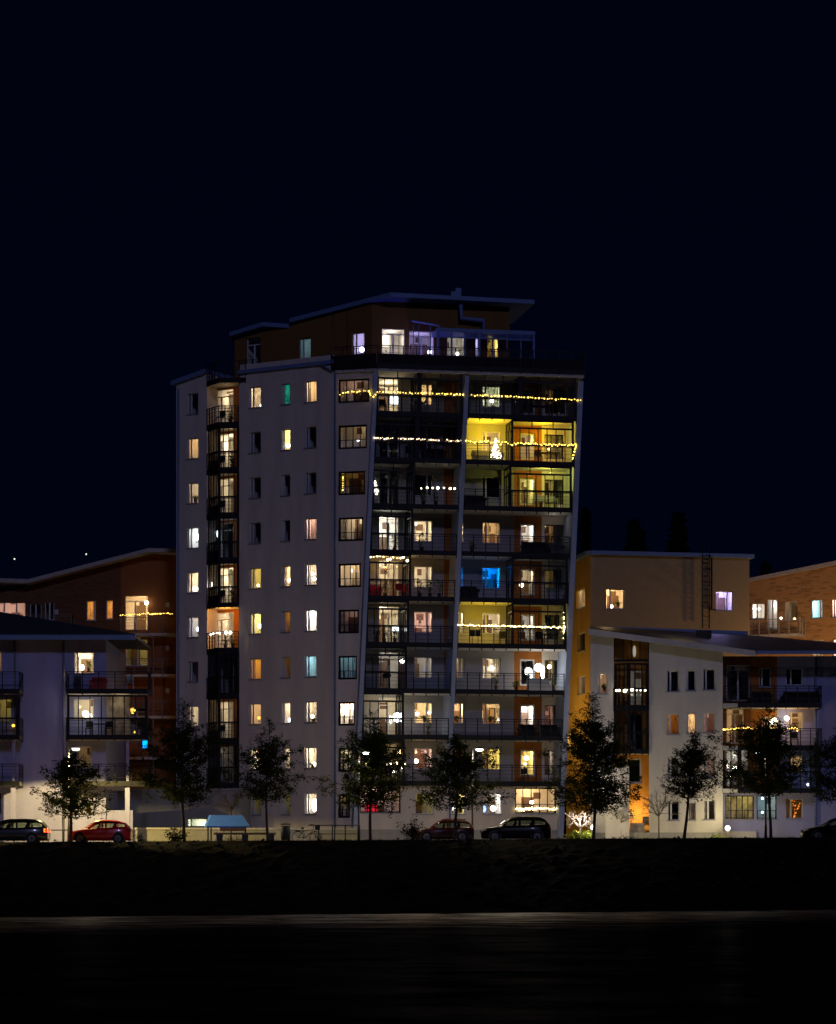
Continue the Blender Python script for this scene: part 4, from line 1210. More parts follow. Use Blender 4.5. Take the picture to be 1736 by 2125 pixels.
# ================================================================== street lamps
DARKP = plain('dark_paint', (0.03, 0.03, 0.032), .5)
GREYP = plain('grey_paint', (0.30, 0.29, 0.27), .5)
WARM = (1, .76, .42)
def street_lamp(dx, Y, head_dy, arm, label, paint, pw, spill, spot=160, blend=.12, lit=True, hue=None):
    X = (dx - CX) * K * Y
    z0, z1 = gz(X) - .02, zdy(head_dy, Y)
    t = thing('street_lamp', label, 'street lamp', (X, Y, z0), 'lamp posts along the street')
    m = MB(); m.lathe((X, Y, z0), [(.09, 0), (.085, .9), (.06, .95), (.042, z1 - z0 - .02)], 8)
    m.tube([(X, Y, z1 - .06), (X + arm * .12, Y, z1 + .02), (X + arm * .32, Y, z1 + .03)], .03, 6)
    m.build('pole', paint, t)
    m = MB(); m.lathe((X + arm * .42, Y, z1 + .02), [(.04, .08), (.14, .07), (.23, .02), (.23, -.02), (.2, -.03)], 14); m.build('lamp_head', paint, t)
    m = MB(); m.lathe((X + arm * .42, Y, z1 - .035), [(.03, -.10), (.14, -.09), (.215, -.03), (.215, .01)], 14); m.build('diffuser', emit('lamp_lens', (1, .95, .86), 14) if lit else plain('dim_lens', (.3, .3, .3)), t)
    if lit:
        light('lamp_light', (X + arm * .42, Y, z1 - .12), hue or WARM, pw, t, r=.12, kind='SPOT', spot=rad(spot), aim=(0, 0.001, -1), blend=blend)
        if spill: light('lamp_spill', (X + arm * .42, Y, z1 - .15), (1, .90, .74), spill, t, r=.2)
    return t
street_lamp(142.8, 169.5, 1553, 1, 'slim lit street lamp with pale pole above the tree by the red hatchback', GREYP, 11000, 0, 158, .12, hue=(1, .74, .25))
street_lamp(745, 166, 1561, 1, 'dark street lamp post half hidden by the tree before the dark loggia', DARKP, 1050, 290, 170, .6)
street_lamp(981, 168.5, 1554, 1, 'dark street lamp with lit head between the red and black estate cars', DARKP, 2200, 430, 172, .6)
street_lamp(1590, 168.5, 1559, -1, 'dark street lamp with lit head in front of the balconies beside the globe lamp', DARKP, 420, 160, 165, .4)

def globe_lamp(dx, dy, Y, label, pw, paint=GREYP):
    p = P(dx, dy, Y)
    g0 = 2.35 if p.x < 8 else 2.6
    t = thing('globe_lamp', label, 'garden lamp', (p.x, Y, g0), 'globe lamps in the front gardens')
    m = MB(); m.lathe((p.x, Y, g0), [(.06, 0), (.05, p.z - g0 - .17), (.1, p.z - g0 - .15), (.1, p.z - g0 - .12)], 8); m.build('post', paint, t)
    m = MB(); m.ball(p, .155, 12); m.build('globe', emit('globe_glow', (1, .93, .78), 7), t)
    light('globe_light', p + Vector((0, -.3, .1)), (1, .84, .52), pw, t, r=.15)
globe_lamp(1511, 1719, 174.2, 'white garden globe lamp glowing in front of the white block with sloping roof', 260)
globe_lamp(1231.5, 1717.5, 173.5, 'white garden globe lamp glowing beside the floodlit bare tree', 260)

# ================================================================== trees
BARK = plain('bark', (0.055, 0.04, 0.03), .9, bump=.5, var=.3, scale=6)
PALEB = plain('pale_bark', (0.34, 0.29, 0.25), .9, var=.2, scale=6)
LEAF = translucent('autumn_leaves', (0.038, 0.048, 0.008), .4)
LEAFB = translucent('hedge_leaves', (0.12, 0.16, 0.03), .35)
def leaf(m, p, s, rng):
    a = Vector((rng.gauss(0, 1), rng.gauss(0, 1), rng.gauss(0, .6))).normalized()
    b = a.cross(Vector((rng.gauss(0, 1), rng.gauss(0, 1), rng.gauss(0, 1)))).normalized()
    a *= s; b *= s * .55
    m.quad([p - a, p + b * .8, p + a, p - b * .8])
def tree(dx, Y, top_dy, bot_dy, hl, hr, label, seed, nb=46, dens=1.0, lean=0.0, peak=.22, topthin=1.0, tw=.10, ls=.078):
    rng = random.Random(seed); nb = int(nb * 1.5)
    X = (dx - CX) * K * Y
    z0 = min(gz(X), crest(X)[1] + .2) - .05
    ztop, zbot = zdy(top_dy, Y), zdy(bot_dy, Y)
    s = K * Y
    t = thing('street_tree', label, 'tree', (X, Y, z0), 'young trees along the bank')
    def spine(z):
        f = (z - z0) / (ztop - z0)
        return Vector((X + lean * s * f ** 1.2 + .10 * math.sin(f * 5 + seed), Y + .08 * math.sin(f * 4 + 2 * seed), z))
    wd, lf = MB(), MB()
    n = 14
    wd.tube([spine(z0 + (ztop - z0) * i / n) for i in range(n + 1)], tw, 7, r2=.008)
    for k in range(nb):
        h = (k + rng.random()) / nb
        if h < .8:      # full rounded crown
            h = h / .8 * .66; x_ = (h / .66 - peak * 1.35) / (1.02 - peak * 1.35 if h / .66 > peak * 1.35 else peak * 1.35 + .35)
            prof = max(.2, 1 - x_ * x_) ** .5
        else:           # thin leading shoot above it
            h = .62 + (h - .8) / .2 * .38; prof = .07 + .42 * (1 - h) / .38
        z = zbot + .12 + (ztop - zbot - .2) * h
        az = k * 2.39996 + rng.uniform(-.5, .5)
        c = math.cos(az)
        half = (hr if c > 0 else hl) * s * 1.45
        ln = half * prof * rng.uniform(.45, 1.12)
        p0 = spine(z)
        up = rng.uniform(.1, .8) * (1 if h > .25 else .3)
        dirv = Vector((c, math.sin(az), up)).normalized()
        pts = [p0 + dirv * ln * f + Vector((0, 0, .10 * ln * f * f)) + Vector((noise.noise(Vector((k, f * 3, seed))), noise.noise(Vector((k + 50, f * 3, seed))), noise.noise(Vector((k, f * 3, seed + 9))))) * .16 * f for f in (0, .3, .6, 1)]
        wd.tube(pts, .03 * (1 - h * .7), 4, r2=.006)
        thin = max(.06, 1 - .95 * topthin * max(0, (h - .42) / .4))
        for j in range(13):
            f = min(1.02, .12 + .92 * rng.random() ** .62)
            i = min(2, int(f * 3)); b = pts[i].lerp(pts[i + 1], min(1, f * 3 - i))
            tl = rng.uniform(.25, .7) * (.45 + .55 * (1 - h))
            td = Vector((rng.gauss(0, 1), rng.gauss(0, 1), rng.gauss(.15, .7))).normalized()
            e = b + td * tl
            wd.tube([b, e], .008, 3, r2=.004)
            for q_ in range(int(13 * dens * thin * rng.uniform(.5, 1.4)) + (1 if rng.random() < .6 else 0)):
                pp = b.lerp(e, rng.uniform(.1, 1.1)) + Vector((rng.gauss(0, .09), rng.gauss(0, .09), rng.gauss(0, .08)))
                leaf(lf, pp, rng.uniform(.6, 1.25) * ls, rng)
    wd.build('trunk', BARK, t, recalc=False)
    lf.build('crown', LEAF, t, recalc=False)
    return t
tree(143, 162.5, 1562, 1702, 62, 68, 'spreading dark leafy tree in front of the red hatchback', 1, dens=1.0, peak=.3, topthin=.5, lean=10)
tree(380, 164, 1455, 1672, 72, 72, 'broad leafy tree catching yellow lamplight beside the blue canopy', 2, nb=64, dens=1.25, topthin=1.1, peak=.2)
tree(556, 164, 1492, 1668, 52, 58, 'slim leafy tree with bare pointed top above the wooden bench', 3, nb=52, dens=.9, topthin=1.1)
tree(772, 164, 1478, 1682, 72, 66, 'dense dark leafy tree in front of the glazed balconies of the tower', 4, nb=66, dens=1.2, topthin=.9)
tree(947, 163.5, 1528, 1688, 72, 76, 'leafy tree with its trunk crossing the dark red estate car', 5, nb=54, dens=1.1, topthin=.5, peak=.28)
tree(1233, 164, 1440, 1690, 76, 76, 'biggest darkest leafy tree standing over the floodlit bare tree', 6, nb=84, dens=1.45, topthin=.9, peak=.25)
tree(1418, 163, 1518, 1662, 44, 46, 'small leafy tree with a leaning trunk before the white block', 7, nb=46, dens=.85, lean=30, topthin=.7)
tree(1597, 164, 1466, 1655, 84, 70, 'large leafy tree hiding the lit balconies of the white block', 8, nb=66, dens=1.25, topthin=.8)
tree(1752, 163, 1500, 1668, 66, 60, 'leafy tree cut off at the edge behind the black hatchback', 9, nb=50, dens=1.1, topthin=.6)
def bare_tree(dx, Y, top_dy, fork_dy, hw, label, seed, mat, depth=4, group=None, twr=.05, leaves=0):
    rng = random.Random(seed)
    X = (dx - CX) * K * Y; z0 = 2.4
    s = K * Y
    t = thing('bare_tree', label, 'tree', (X, Y, z0), group)
    m = MB(); lf = MB()
    fork = Vector((X, Y, zdy(fork_dy, Y))); H = zdy(top_dy, Y) - fork.z
    m.tube([(X, Y, z0), fork], twr, 7, r2=twr * .8)
    def grow(p, d, ln, r, lv):
        mid = p + d * ln * .5 + Vector((rng.gauss(0, .05), rng.gauss(0, .05), rng.gauss(0, .04))) * ln
        e = p + d * ln
        m.tube([p, mid, e], r, 4 if lv > 1 else 3, r2=r * .6)
        if lv == 0:
            for _ in range(leaves):
                if rng.random() < .35: leaf(lf, e + Vector((rng.gauss(0, .05), rng.gauss(0, .05), rng.gauss(0, .05))), .05, rng)
            return
        for _ in range(3 if lv > 1 else 4):
            nd = (d + Vector((rng.gauss(0, .55), rng.gauss(0, .55), rng.gauss(.12, .4)))).normalized()
            grow(p.lerp(e, rng.uniform(.45, 1)), nd, ln * rng.uniform(.5, .8), r * .62, lv - 1)
    for k in range(9):
        a = k * 2.4 + rng.random()
        u = rng.uniform(.15, 1.3)
        d = Vector((math.cos(a), math.sin(a), u)); d.x *= hw * s / (H * .75)
        grow(fork + Vector((0, 0, H * .05 * rng.random())), d.normalized(), rng.uniform(.38, .5) * max(H, hw * s), twr * .55, depth - 1)
    m.build('trunk', mat, t, recalc=False)
    if leaves: lf.build('foliage', LEAFB, t, recalc=False)
    else: lf.bm.free()
    return t
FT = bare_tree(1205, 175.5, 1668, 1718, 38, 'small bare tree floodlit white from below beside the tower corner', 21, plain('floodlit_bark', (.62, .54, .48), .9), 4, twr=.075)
bare_tree(1290, 176.0, 1655, 1708, 32, 'small bare tree with few yellow leaves before the orange entrance', 22, PALEB, 4, leaves=3)
bare_tree(1368, 174, 1622, 1695, 34, 'thin bare dark tree before the white block with sloping roof', 23, plain('grey_bark', (.13, .11, .09), .9), 4)
bare_tree(480, 175, 1628, 1684, 28, 'thin bare dark tree behind the blue canopy', 24, BARK, 4)
fx = P(1200, 1733, 174.4)
gl = thing('garden_spotlight', 'small ground spotlight shining up into the bare tree', 'spotlight', (fx.x, fx.y, 2.6))
m = MB(); m.lathe((fx.x, fx.y, 2.55), [(.03, 0), (.03, .1), (.07, .12), (.09, .24), (.08, .25)], 10); m.build('housing', DARKP, gl)
light('spot_beam', (fx.x, fx.y - .1, 2.85), (1, .86, .74), 1100, gl, r=.08, kind='SPOT', spot=rad(75), aim=(0.08, .42, 1), blend=.5)
light('entrance_light', RW.pt(nu1 - .75, 4.3, -.35), (1, .76, .36), 90, rw, r=.1)

def shrub(dx, Y, w_, h_, label, seed, n=160, mat=LEAF, base=None, ls=.08, cat='shrub'):
    rng = random.Random(seed)
    X = (dx - CX) * K * Y; s = K * Y
    z0 = base if base is not None else crest(X)[1] - .1
    t = thing('shrub', label, cat, (X, Y, z0), 'low shrubs along the bank and gardens')
    m, lf = MB(), MB()
    for k in range(max(6, n // 14)):
        a = rng.uniform(0, 6.28); sp = rng.random()
        e = Vector((X + math.cos(a) * w_ * s * .5 * sp, Y + math.sin(a) * w_ * s * .3 * sp, z0 + h_ * s * rng.uniform(.5, 1) * (1 - .4 * sp)))
        m.tube([(X + rng.gauss(0, .06), Y, z0), Vector((X, Y, z0)).lerp(e, .55) + Vector((0, 0, .1)), e], .012, 4, r2=.004)
        for _ in range(14):
            pp = Vector((X, Y, z0)).lerp(e, rng.uniform(.35, 1.05)) + Vector((rng.gauss(0, .10), rng.gauss(0, .1), rng.gauss(0, .09)))
            leaf(lf, pp, ls * rng.uniform(.6, 1.3), rng)
    m.build('stems', BARK, t, recalc=False); lf.build('foliage', mat, t, recalc=False)
shrub(365, 160, 62, 42, 'dark shrub at the foot of the tree beside the blue canopy', 31, 420)
shrub(290, 161, 34, 34, 'small dry upright shrub just behind the red hatchback', 32, 120, ls=.06)
shrub(492, 161, 70, 26, 'sparse dry shrub in front of the wooden bench', 33, 160, ls=.05)
shrub(856, 160, 66, 60, 'tall loose dark shrub beside the nose of the dark red estate', 34, 520)
shrub(1195, 174.2, 52, 26, 'low dark hedge plant under the floodlit bare tree', 35, 420, LEAFB, 2.55)
shrub(1216, 173.6, 40, 22, 'low bright green plant lit by the globe lamp beside the bare tree', 36, 420, LEAFB, 2.6)
shrub(1490, 174.0, 46, 15, 'low green plant lit by the globe lamp before the white block', 37, 260, LEAFB, 2.55, .06)
shrub(1300, 175, 60, 16, 'low dry twiggy plant by the orange entrance', 38, 120, LEAF, 2.6, .05)
shrub(660, 162, 30, 30, 'thin dry shrub against the metal fence by the bicycle', 39, 90, ls=.05)

# ================================================================== cars
TYRE = plain('tyre_rubber', (.012, .012, .012), .9)
RIM = plain('alloy_rim', (.17, .17, .17), .4, metal=.6)
CGLASS = glass('car_glass', (.55, .62, .50), .10)
LENS = plain('lamp_lens_clear', (.6, .6, .6), .15, spec=.8)
REDL = plain('rear_lens', (.25, .01, .01), .2)
PLATE = plain('plate_white', (.7, .7, .68), .5)
def interp(tab, s):
    for (a, va), (b, vb) in zip(tab, tab[1:]):
        if a <= s <= b: return va + (vb - va) * (s - a) / (b - a)
    return tab[-1][1]
BELT = {'hatch': [(0, .52), (.015, .66), (.06, .76), (.16, .85), (.27, .93), (.6, .99), (.9, 1.05), (.97, 1.0), (1, .84)],
        'estate': [(0, .54), (.015, .70), (.05, .78), (.16, .86), (.26, .92), (.6, .96), (.93, 1.0), (.985, .97), (1, .80)]}
ROOF = {'hatch': [(.25, .925), (.30, 1.06), (.42, 1.38), (.52, 1.46), (.66, 1.46), (.80, 1.40), (.90, 1.26), (.965, 1.02)],
        'estate': [(.24, .915), (.30, 1.08), (.40, 1.36), (.50, 1.45), (.70, 1.46), (.86, 1.42), (.92, 1.28), (.985, .985)]}
def car(name, label, dx, Y, style, LEN, paint, z=None, W=1.80, hs=1.0, star=False, lit_rear=False, face=-1, rails=False):
    X = (dx - CX) * K * Y
    z0 = gz(X) - .09 if z is None else z
    t = thing(name, label, 'car', (X, Y, z0))
    B_, R_ = BELT[style], ROOF[style]
    def T(s, y, z): return Vector((X + face * (.5 - s) * LEN, Y + y, z0 + z * hs))
    def hw(s): return W / 2 * (1 - .30 * abs(2 * s - 1) ** 5)
    m = MB()
    ST = [0, .012, .03, .06, .10, .16, .22, .27, .34, .42, .5, .6, .7, .8, .88, .93, .965, .985, 1.0]
    rings = []
    for s in ST:
        zb_ = interp(B_, s); h = hw(s); lo = .20 + (.10 if s in (0, 1.0) else 0)
        half = [(0, lo), (h * .86, lo), (h * .97, .34), (h, .52 if zb_ > .6 else .44), (h * .985, zb_ * .86), (h * .93, zb_ * .985), (h * .70, zb_ + .012), (0, zb_ + .03)]
        full = half + [(-y, z) for y, z in half[-2:0:-1]]
        rings.append([m.bm.verts.new(T(s, y, z)) for y, z in full])
    n = len(rings[0])
    for a, b in zip(rings, rings[1:]):
        for k in range(n):
            m.bm.faces.new([a[k], a[(k + 1) % n], b[(k + 1) % n], b[k]]).smooth = True
    m.bm.faces.new(rings[0]); m.bm.faces.new(rings[-1][::-1])
    s0, s1 = R_[0][0], R_[-1][0]
    OPEN = ((.335, .545), (.565, .745), (.765, .90 if style == 'hatch' else .93))
    GS = sorted({round(x, 4) for x in [s0 + (s1 - s0) * i / 16 for i in range(17)] + [e for o in OPEN for e in o] + [.405, s0 + .012]})
    def gp(s, tt, sd):   # point on the cabin side: tt 0 belt, 1 roof edge
        zb_, zr_ = interp(B_, s) * .985, interp(R_, s); h = hw(s)
        y = h * .93 + (h * .74 - h * .93) * tt ** 1.15
        return T(s, sd * y, zb_ + (zr_ - zb_) * tt)
    rg = []
    for s in GS:
        row = [gp(s, tt, -1) for tt in (0, .33, .66, .92)]
        zr_ = interp(R_, s); h = hw(s)
        row += [T(s, -h * .66, zr_ + .02), T(s, 0, zr_ + .045), T(s, h * .66, zr_ + .02)] + [gp(s, tt, 1) for tt in (.92, .66, .33, 0)]
        rg.append([m.bm.verts.new(p) for p in row])
    for sa_, sb_, a, b in zip(GS, GS[1:], rg, rg[1:]):
        sm = (sa_ + sb_) / 2
        for k in range(len(a) - 1):
            if k in (0, 1, 8, 9) and any(o[0] < sm < o[1] for o in OPEN): continue
            if k in (4, 5) and s0 + .012 < sm < .405: continue
            m.bm.faces.new([a[k], a[k + 1], b[k + 1], b[k]]).smooth = True
    for sd in (-1, 1):
        m.tube([gp(.325, .0, sd), gp(.405, .9, sd)], .028, 5)
        for s_ in (.42, .66):
            y_ = sd * W * .2; m.hexa([T(s_, y_ - .22, .5), T(s_, y_ + .22, .5), T(s_ + .05, y_ + .22, .5), T(s_ + .05, y_ - .22, .5), T(s_ + .05, y_ - .2, 1.12), T(s_ + .05, y_ + .2, 1.12), T(s_ + .09, y_ + .2, 1.12), T(s_ + .09, y_ - .2, 1.12)])
            m.hexa([T(s_ + .06, y_ - .1, 1.12), T(s_ + .06, y_ + .1, 1.12), T(s_ + .085, y_ + .1, 1.12), T(s_ + .085, y_ - .1, 1.12), T(s_ + .065, y_ - .09, 1.28), T(s_ + .065, y_ + .09, 1.28), T(s_ + .09, y_ + .09, 1.28), T(s_ + .09, y_ - .09, 1.28)])
    if rails:
        for sd in (-1, 1): m.tube([T(s, sd * hw(s) * .68, interp(R_, s) + .065) for s in (.44, .5, .6, .7, .8, .86)], .018, 5)
    body = m.build('body', paint, t)
    # glass
    def pane(sa, sb, ta, tb, sd, shear_a=0, shear_b=0):
        g = MB(); N = 8
        def pp(i, tt):
            s = (sa + shear_a * tt) + ((sb + shear_b * tt) - (sa + shear_a * tt)) * i / N
            return gp(s, tt, sd) + Vector((0, sd * .012, .004))
        for i in range(N):
            for (t0, t1) in ((ta, (ta + tb) / 2), ((ta + tb) / 2, tb)):
                g.quad([pp(i, t0), pp(i + 1, t0), pp(i + 1, t1), pp(i, t1)])
        g.build('side_window', CGLASS, t)
    for sd in (-1, 1):
        pane(.335, .545, .10, .86, sd, .075, 0); pane(.565, .745, .10, .86, sd)
        if style == 'estate': pane(.765, .93, .14, .84, sd, 0, -.055)
        else: pane(.765, .90, .16, .80, sd, 0, -.06)
    def screen(sa, sb, name):
        g = MB(); N = 6
        for i in range(N):
            a, b = sa + (sb - sa) * i / N, sa + (sb - sa) * (i + 1) / N
            r_ = []
            for s, fl in ((a, 0), (b, 1)):
                zr_ = interp(R_, s); h = hw(s)
                off = Vector((face * .012 * (1 if name == 'windscreen' else -1), 0, .012))
                r_.append([T(s, y * h, z) + off for y, z in ((-.64, zr_ + .02), (0, zr_ + .045), (.64, zr_ + .02))])
            for k in (0, 1): g.quad([r_[0][k], r_[0][k + 1], r_[1][k + 1], r_[1][k]])
        g.build(name, CGLASS, t)
    screen(s0 + .012, .405, 'windscreen'); screen(.89 if style == 'hatch' else .905, s1 - .012, 'rear_window')
    # wheels
    for s in (.195, .80):
        for sd in (-1, 1):
            c = T(s, sd * (hw(s) - .085), 0); c.z = z0 + .315
            wq = MB(); wq.lathe(c, [(.2, -.1), (.29, -.105), (.315, -.07), (.315, .07), (.29, .105), (.2, .1)], 20, 'y'); wh = wq.build('wheel', TYRE, t)
            q_ = MB()
            q_.lathe(c + Vector((0, sd * .096, 0)), [(.20, -.012), (.205, .006), (.17, .010)], 20, 'y')
            for a in range(7):
                an_ = a * 2 * math.pi / 7
                q_.tube([c + Vector((0, sd * .112, 0)), c + Vector((.18 * math.cos(an_), sd * .112, .18 * math.sin(an_)))], .022, 4)
            q_.build('rim', RIM, wh)
            ar = MB()
            ca_ = c + Vector((0, sd * .075, 0))
            ring = []
            for k in range(13):
                a = math.pi * k / 12 * 1.16 - .25
                ring.append([(ca_.x + rr * math.cos(a), Y + sd * (hw(s) + .004), ca_.z + rr * math.sin(a)) for rr in (.31, .385)])
            for a, b in zip(ring, ring[1:]): ar.quad([a[0], a[1], b[1], b[0]])
            ar.build('wheel_arch', DARKP, t)
    # lights, mirrors, plate
    for sd in (-1, 1):
        h = MB(); 
        pts = [T(.012, sd * hw(.012) * .62, .60) , T(.012, sd * hw(.012) * .97, .61), T(.075, sd * hw(.075) * 1.005, .68), T(.075, sd * hw(.075) * 1.0, .745), T(.04, sd * hw(.04) * .94, .745), T(.014, sd * hw(.014) * .66, .69)]
        pts = [p + Vector((face * .02, sd * .012, .012)) for p in pts]
        c = sum(pts, Vector()) / len(pts)
        for a, b in zip(pts, pts[1:] + pts[:1]): h.bm.faces.new([h.bm.verts.new(v) for v in (a, b, c)])
        h.build('headlight', LENS, t, recalc=False)
        h = MB()
        zt_ = .95 if style == 'estate' else 1.0
        h.hexa([T(.955, sd * hw(.955) * .99, .70), T(1.004, sd * hw(1.0) * .96, .70), T(1.004, sd * hw(1.0) * .70, .70), T(.955, sd * hw(.955) * .7, .70),
                T(.955, sd * hw(.955) * .985, zt_ - .04), T(.997, sd * hw(1.0) * .95, zt_ - .10), T(.997, sd * hw(1.0) * .72, zt_ - .10), T(.955, sd * hw(.955) * .7, zt_ - .04)])
        for v in h.bm.verts: v.co.y += sd * .012
        h.build('tail_light', emit('tail_glow', (1, .06, .008), 9) if lit_rear else REDL, t)
        h = MB(); c = T(.335, sd * (hw(.335) + .05), 1.0); h.ball(c, .10, 8, .7); h.build('wing_mirror', paint, t)
    h = MB(); h.hexa([T(-.003, -.26, .40), T(-.003, .26, .40), T(.01, .26, .40), T(.01, -.26, .40), T(-.003, -.26, .51), T(-.003, .26, .51), T(.01, .26, .51), T(.01, -.26, .51)]); h.build('number_plate', PLATE, t)
    h = MB()
    for k in range(4):
        z = .56 + k * .04
        h.hexa([T(-.004, -.36, z), T(-.004, .36, z), T(.02, .36, z), T(.02, -.36, z), T(-.002, -.36, z + .018), T(-.002, .36, z + .018), T(.02, .36, z + .018), T(.02, -.36, z + .018)])
    if star:
        c = T(-.008, 0, .64)
        for k in range(3):
            a = math.pi / 2 + k * 2.0944
            h.tube([c, c + Vector((0, .085 * math.cos(a), .085 * math.sin(a)))], .012, 4)
        h.tube([c + Vector((0, .09 * math.cos(a / 10 * 6.283), .09 * math.sin(a / 10 * 6.283))) for a in range(11)], .009, 4)
    h.build('grille', RIM if star else DARKP, t)
    if lit_rear: light('tail_glow_light', T(1.06, -.6, .85), (1, .08, .02), 6, t, r=.08)
    return t
RED = plain('red_paint', (.50, .012, .018), .3, spec=.5, coat=.8, var=.03)
DKRED = plain('dark_red_paint', (.05, .003, .005), .3, spec=.5, coat=.8, var=.03)
BLACKP = plain('black_paint', (.003, .003, .0035), .3, spec=.12, coat=.12, var=.03)
SILV = plain('grey_car_paint', (.018, .018, .02), .3, spec=.5, coat=.7, var=.03)
car('parked_car', 'bright red hatchback parked beside the tree and the white block', 209, 167.0, 'hatch', 3.62, RED, z=2.33, hs=.93)
car('parked_car', 'dark red estate car with roof rails parked behind a tree trunk', 923, 167.5, 'estate', 3.42, DKRED, z=2.42, hs=.90, rails=True, W=1.7)
car('parked_car', 'shiny black estate car with star on its grille parked by the tower', 1071, 167.5, 'estate', 4.05, BLACKP, z=2.44, hs=1.0, star=True)
car('parked_car', 'black car cut off at the edge parked below the dark blue wall', 1742, 168.5, 'hatch', 4.4, BLACKP, z=2.5, hs=.95)
car('moving_car', 'grey estate car with glowing red tail lights driving out of view', 22, 164.5, 'estate', 4.4, SILV, z=2.28, hs=.97, lit_rear=True)

# ================================================================== small street furniture
WOOD = plain('bench_wood', (.34, .22, .10), .75, var=.2, scale=5)
p0 = P(445, 1740, 166); X0, X1 = p0.x, P(573, 1740, 166).x
t = thing('bench', 'long wooden bench on concrete blocks in front of the blue canopy', 'bench', ((X0 + X1) / 2, 166, 2.4))
for dx in (456, 509, 563):
    x = P(dx, HY, 166).x; m = MB(); m.box(x - .17, x + .17, 165.75, 166.25, 2.3, 2.93 - .08); m.build('leg', plain('dark_concrete', (.09, .085, .08), .9), t)
zs = zdy(1732, 166)
m = MB(); m.box(X0, X1, 165.7, 166.3, 2.855, 2.855 + .11)
m.build('seat', WOOD, t)
m = MB(); m.box(X0 + .3, X0 + 1.75, 166.26, 166.32, 3.06, 3.26); m.box(X0 + .5, X0 + .56, 166.325, 166.37, 2.86, 3.2); m.build('backrest', WOOD, t)
o = MB(); bxp = P(449.5, 1727, 165.9); o.lathe((bxp.x, 165.95, 2.967), [(.035, 0), (.04, .12), (.035, .13)], 10)
ob = o.build('paper_cup', plain('cup_paper', (.85, .84, .8), .7)); tag(rehome(ob, (bxp.x, 165.95, 2.967)), 'white paper cup left standing at the end of the wooden bench', 'cup')
# blue canopy
t = thing('canopy', 'low shelter with a flat topped pale blue sloping roof behind the bench', 'shelter', (P(470, HY, 170).x, 170, 2.4))
m = MB()
a, b, c, d = P(429, 1715, 169.5), P(518, 1715, 169.5), P(503, 1692, 171.4), P(438, 1692, 171.4)
e, f = P(424, 1715, 172.5), P(434, 1692, 172.2)
g, h = P(519, 1715, 172.5), P(504, 1692, 172.2)
bl_ = Vector((0, 0, -.08))
m.quad([a, b, c, d]); m.quad([e, a, d, f]); m.quad([b, g, h, c]); m.quad([d, c, h, f]); m.quad([g, e, f, h]); m.quad([a + bl_, e + bl_, g + bl_, b + bl_])
for k, l in ((a, b), (b, g), (g, e), (e, a)): m.quad([k, l, l + bl_, k + bl_])
m.build('roof', plain('pale_blue_sheet', (.06, .20, .85), .6, var=.1, scale=2, bump=.15), t)
for v in (a, b, g, e):
    m = MB(); x = v.x + (.25 if v.x < -11.2 else -.25); y = v.y + (.25 if v.y < 171 else -.25); m.box(x - .04, x + .04, y - .04, y + .04, 2.35, v.z - .085); m.build('post', DARKP, t)
# bin
p = P(593, 1742, 165.5)
t = thing('litter_bin', 'dark metal litter bin with raised lid standing by the bicycle', 'litter bin', (p.x, 165.5, 2.35))
m = MB(); m.lathe((p.x, 165.5, 2.35), [(.2, .18), (.27, .2), (.28, .98), (.26, 1.0)], 14); m.box(p.x + .12, p.x + .2, 165.46, 165.54, 2.3, 2.55); m.build('body', plain('bin_green', (.05, .055, .045), .6), t)
m = MB(); m.lathe((p.x, 165.5, 3.42), [(.31, 0), (.31, .035), (.18, .07), (.03, .075)], 14)
for k in (-.2, .2): m.tube([(p.x + k, 165.5, 3.3), (p.x + k, 165.5, 3.44)], .02, 5)
m.build('lid', DARKP, t)
# bicycle
p = P(631, 1742, 166); z0 = 2.37; y = 166.0
xs = lambda dx: P(dx, HY, y).x
t = thing('bicycle', 'dark bicycle with front basket leaning on the metal fence by the bin', 'bicycle', (p.x, y, z0))
wr = .33; xa, xb = xs(618.5) , xs(618.5) + 1.02
for x in (xa, xb):
    m = MB(); ring = [(x + wr * math.cos(k * math.pi / 12), y, z0 + wr + wr * math.sin(k * math.pi / 12)) for k in range(25)]; m.tube(ring, .022, 5)
    for k in range(10): m.tube([(x, y, z0 + wr), (x + wr * math.cos(k * .628), y, z0 + wr + wr * math.sin(k * .628))], .004, 3)
    m.build('wheel', TYRE, t)
m = MB(); bbx = xa + .42
S_ = (xa + .28, y, z0 + .82); H_ = (xb - .12, y, z0 + .95); BB = (bbx, y, z0 + .30)
for a, b in ((S_, BB), (BB, (xb - .16, y, z0 + .70)), ((xa + .32, y, z0 + .68), (xb - .15, y, z0 + .78)), (BB, (xa, y, z0 + wr)), ((xa + .32, y, z0 + .7), (xa, y, z0 + wr)), (H_, (xb, y, z0 + wr))): m.tube([a, b], .02, 5)
m.tube([(xa - .2, y, z0 + .70), (xa + .28, y, z0 + .70)], .03, 5)
m.build('frame', DARKP, t)
m = MB(); m.ball((xa + .27, y, z0 + .86), .11, 8, .45); m.build('saddle', TYRE, t)
m = MB(); m.tube([(xb - .3, y - .25, z0 + 1.08), (xb - .13, y - .2, z0 + 1.06), (xb - .13, y + .2, z0 + 1.06), (xb - .3, y + .25, z0 + 1.08)], .018, 5); m.tube([H_, (xb - .13, y, z0 + 1.06)], .018, 5); m.build('handlebar', DARKP, t)
m = MB(); m.box(xb - .02, xb + .26, y - .17, y + .17, z0 + .76, z0 + 1.0); m.build('basket', DARKP, t)
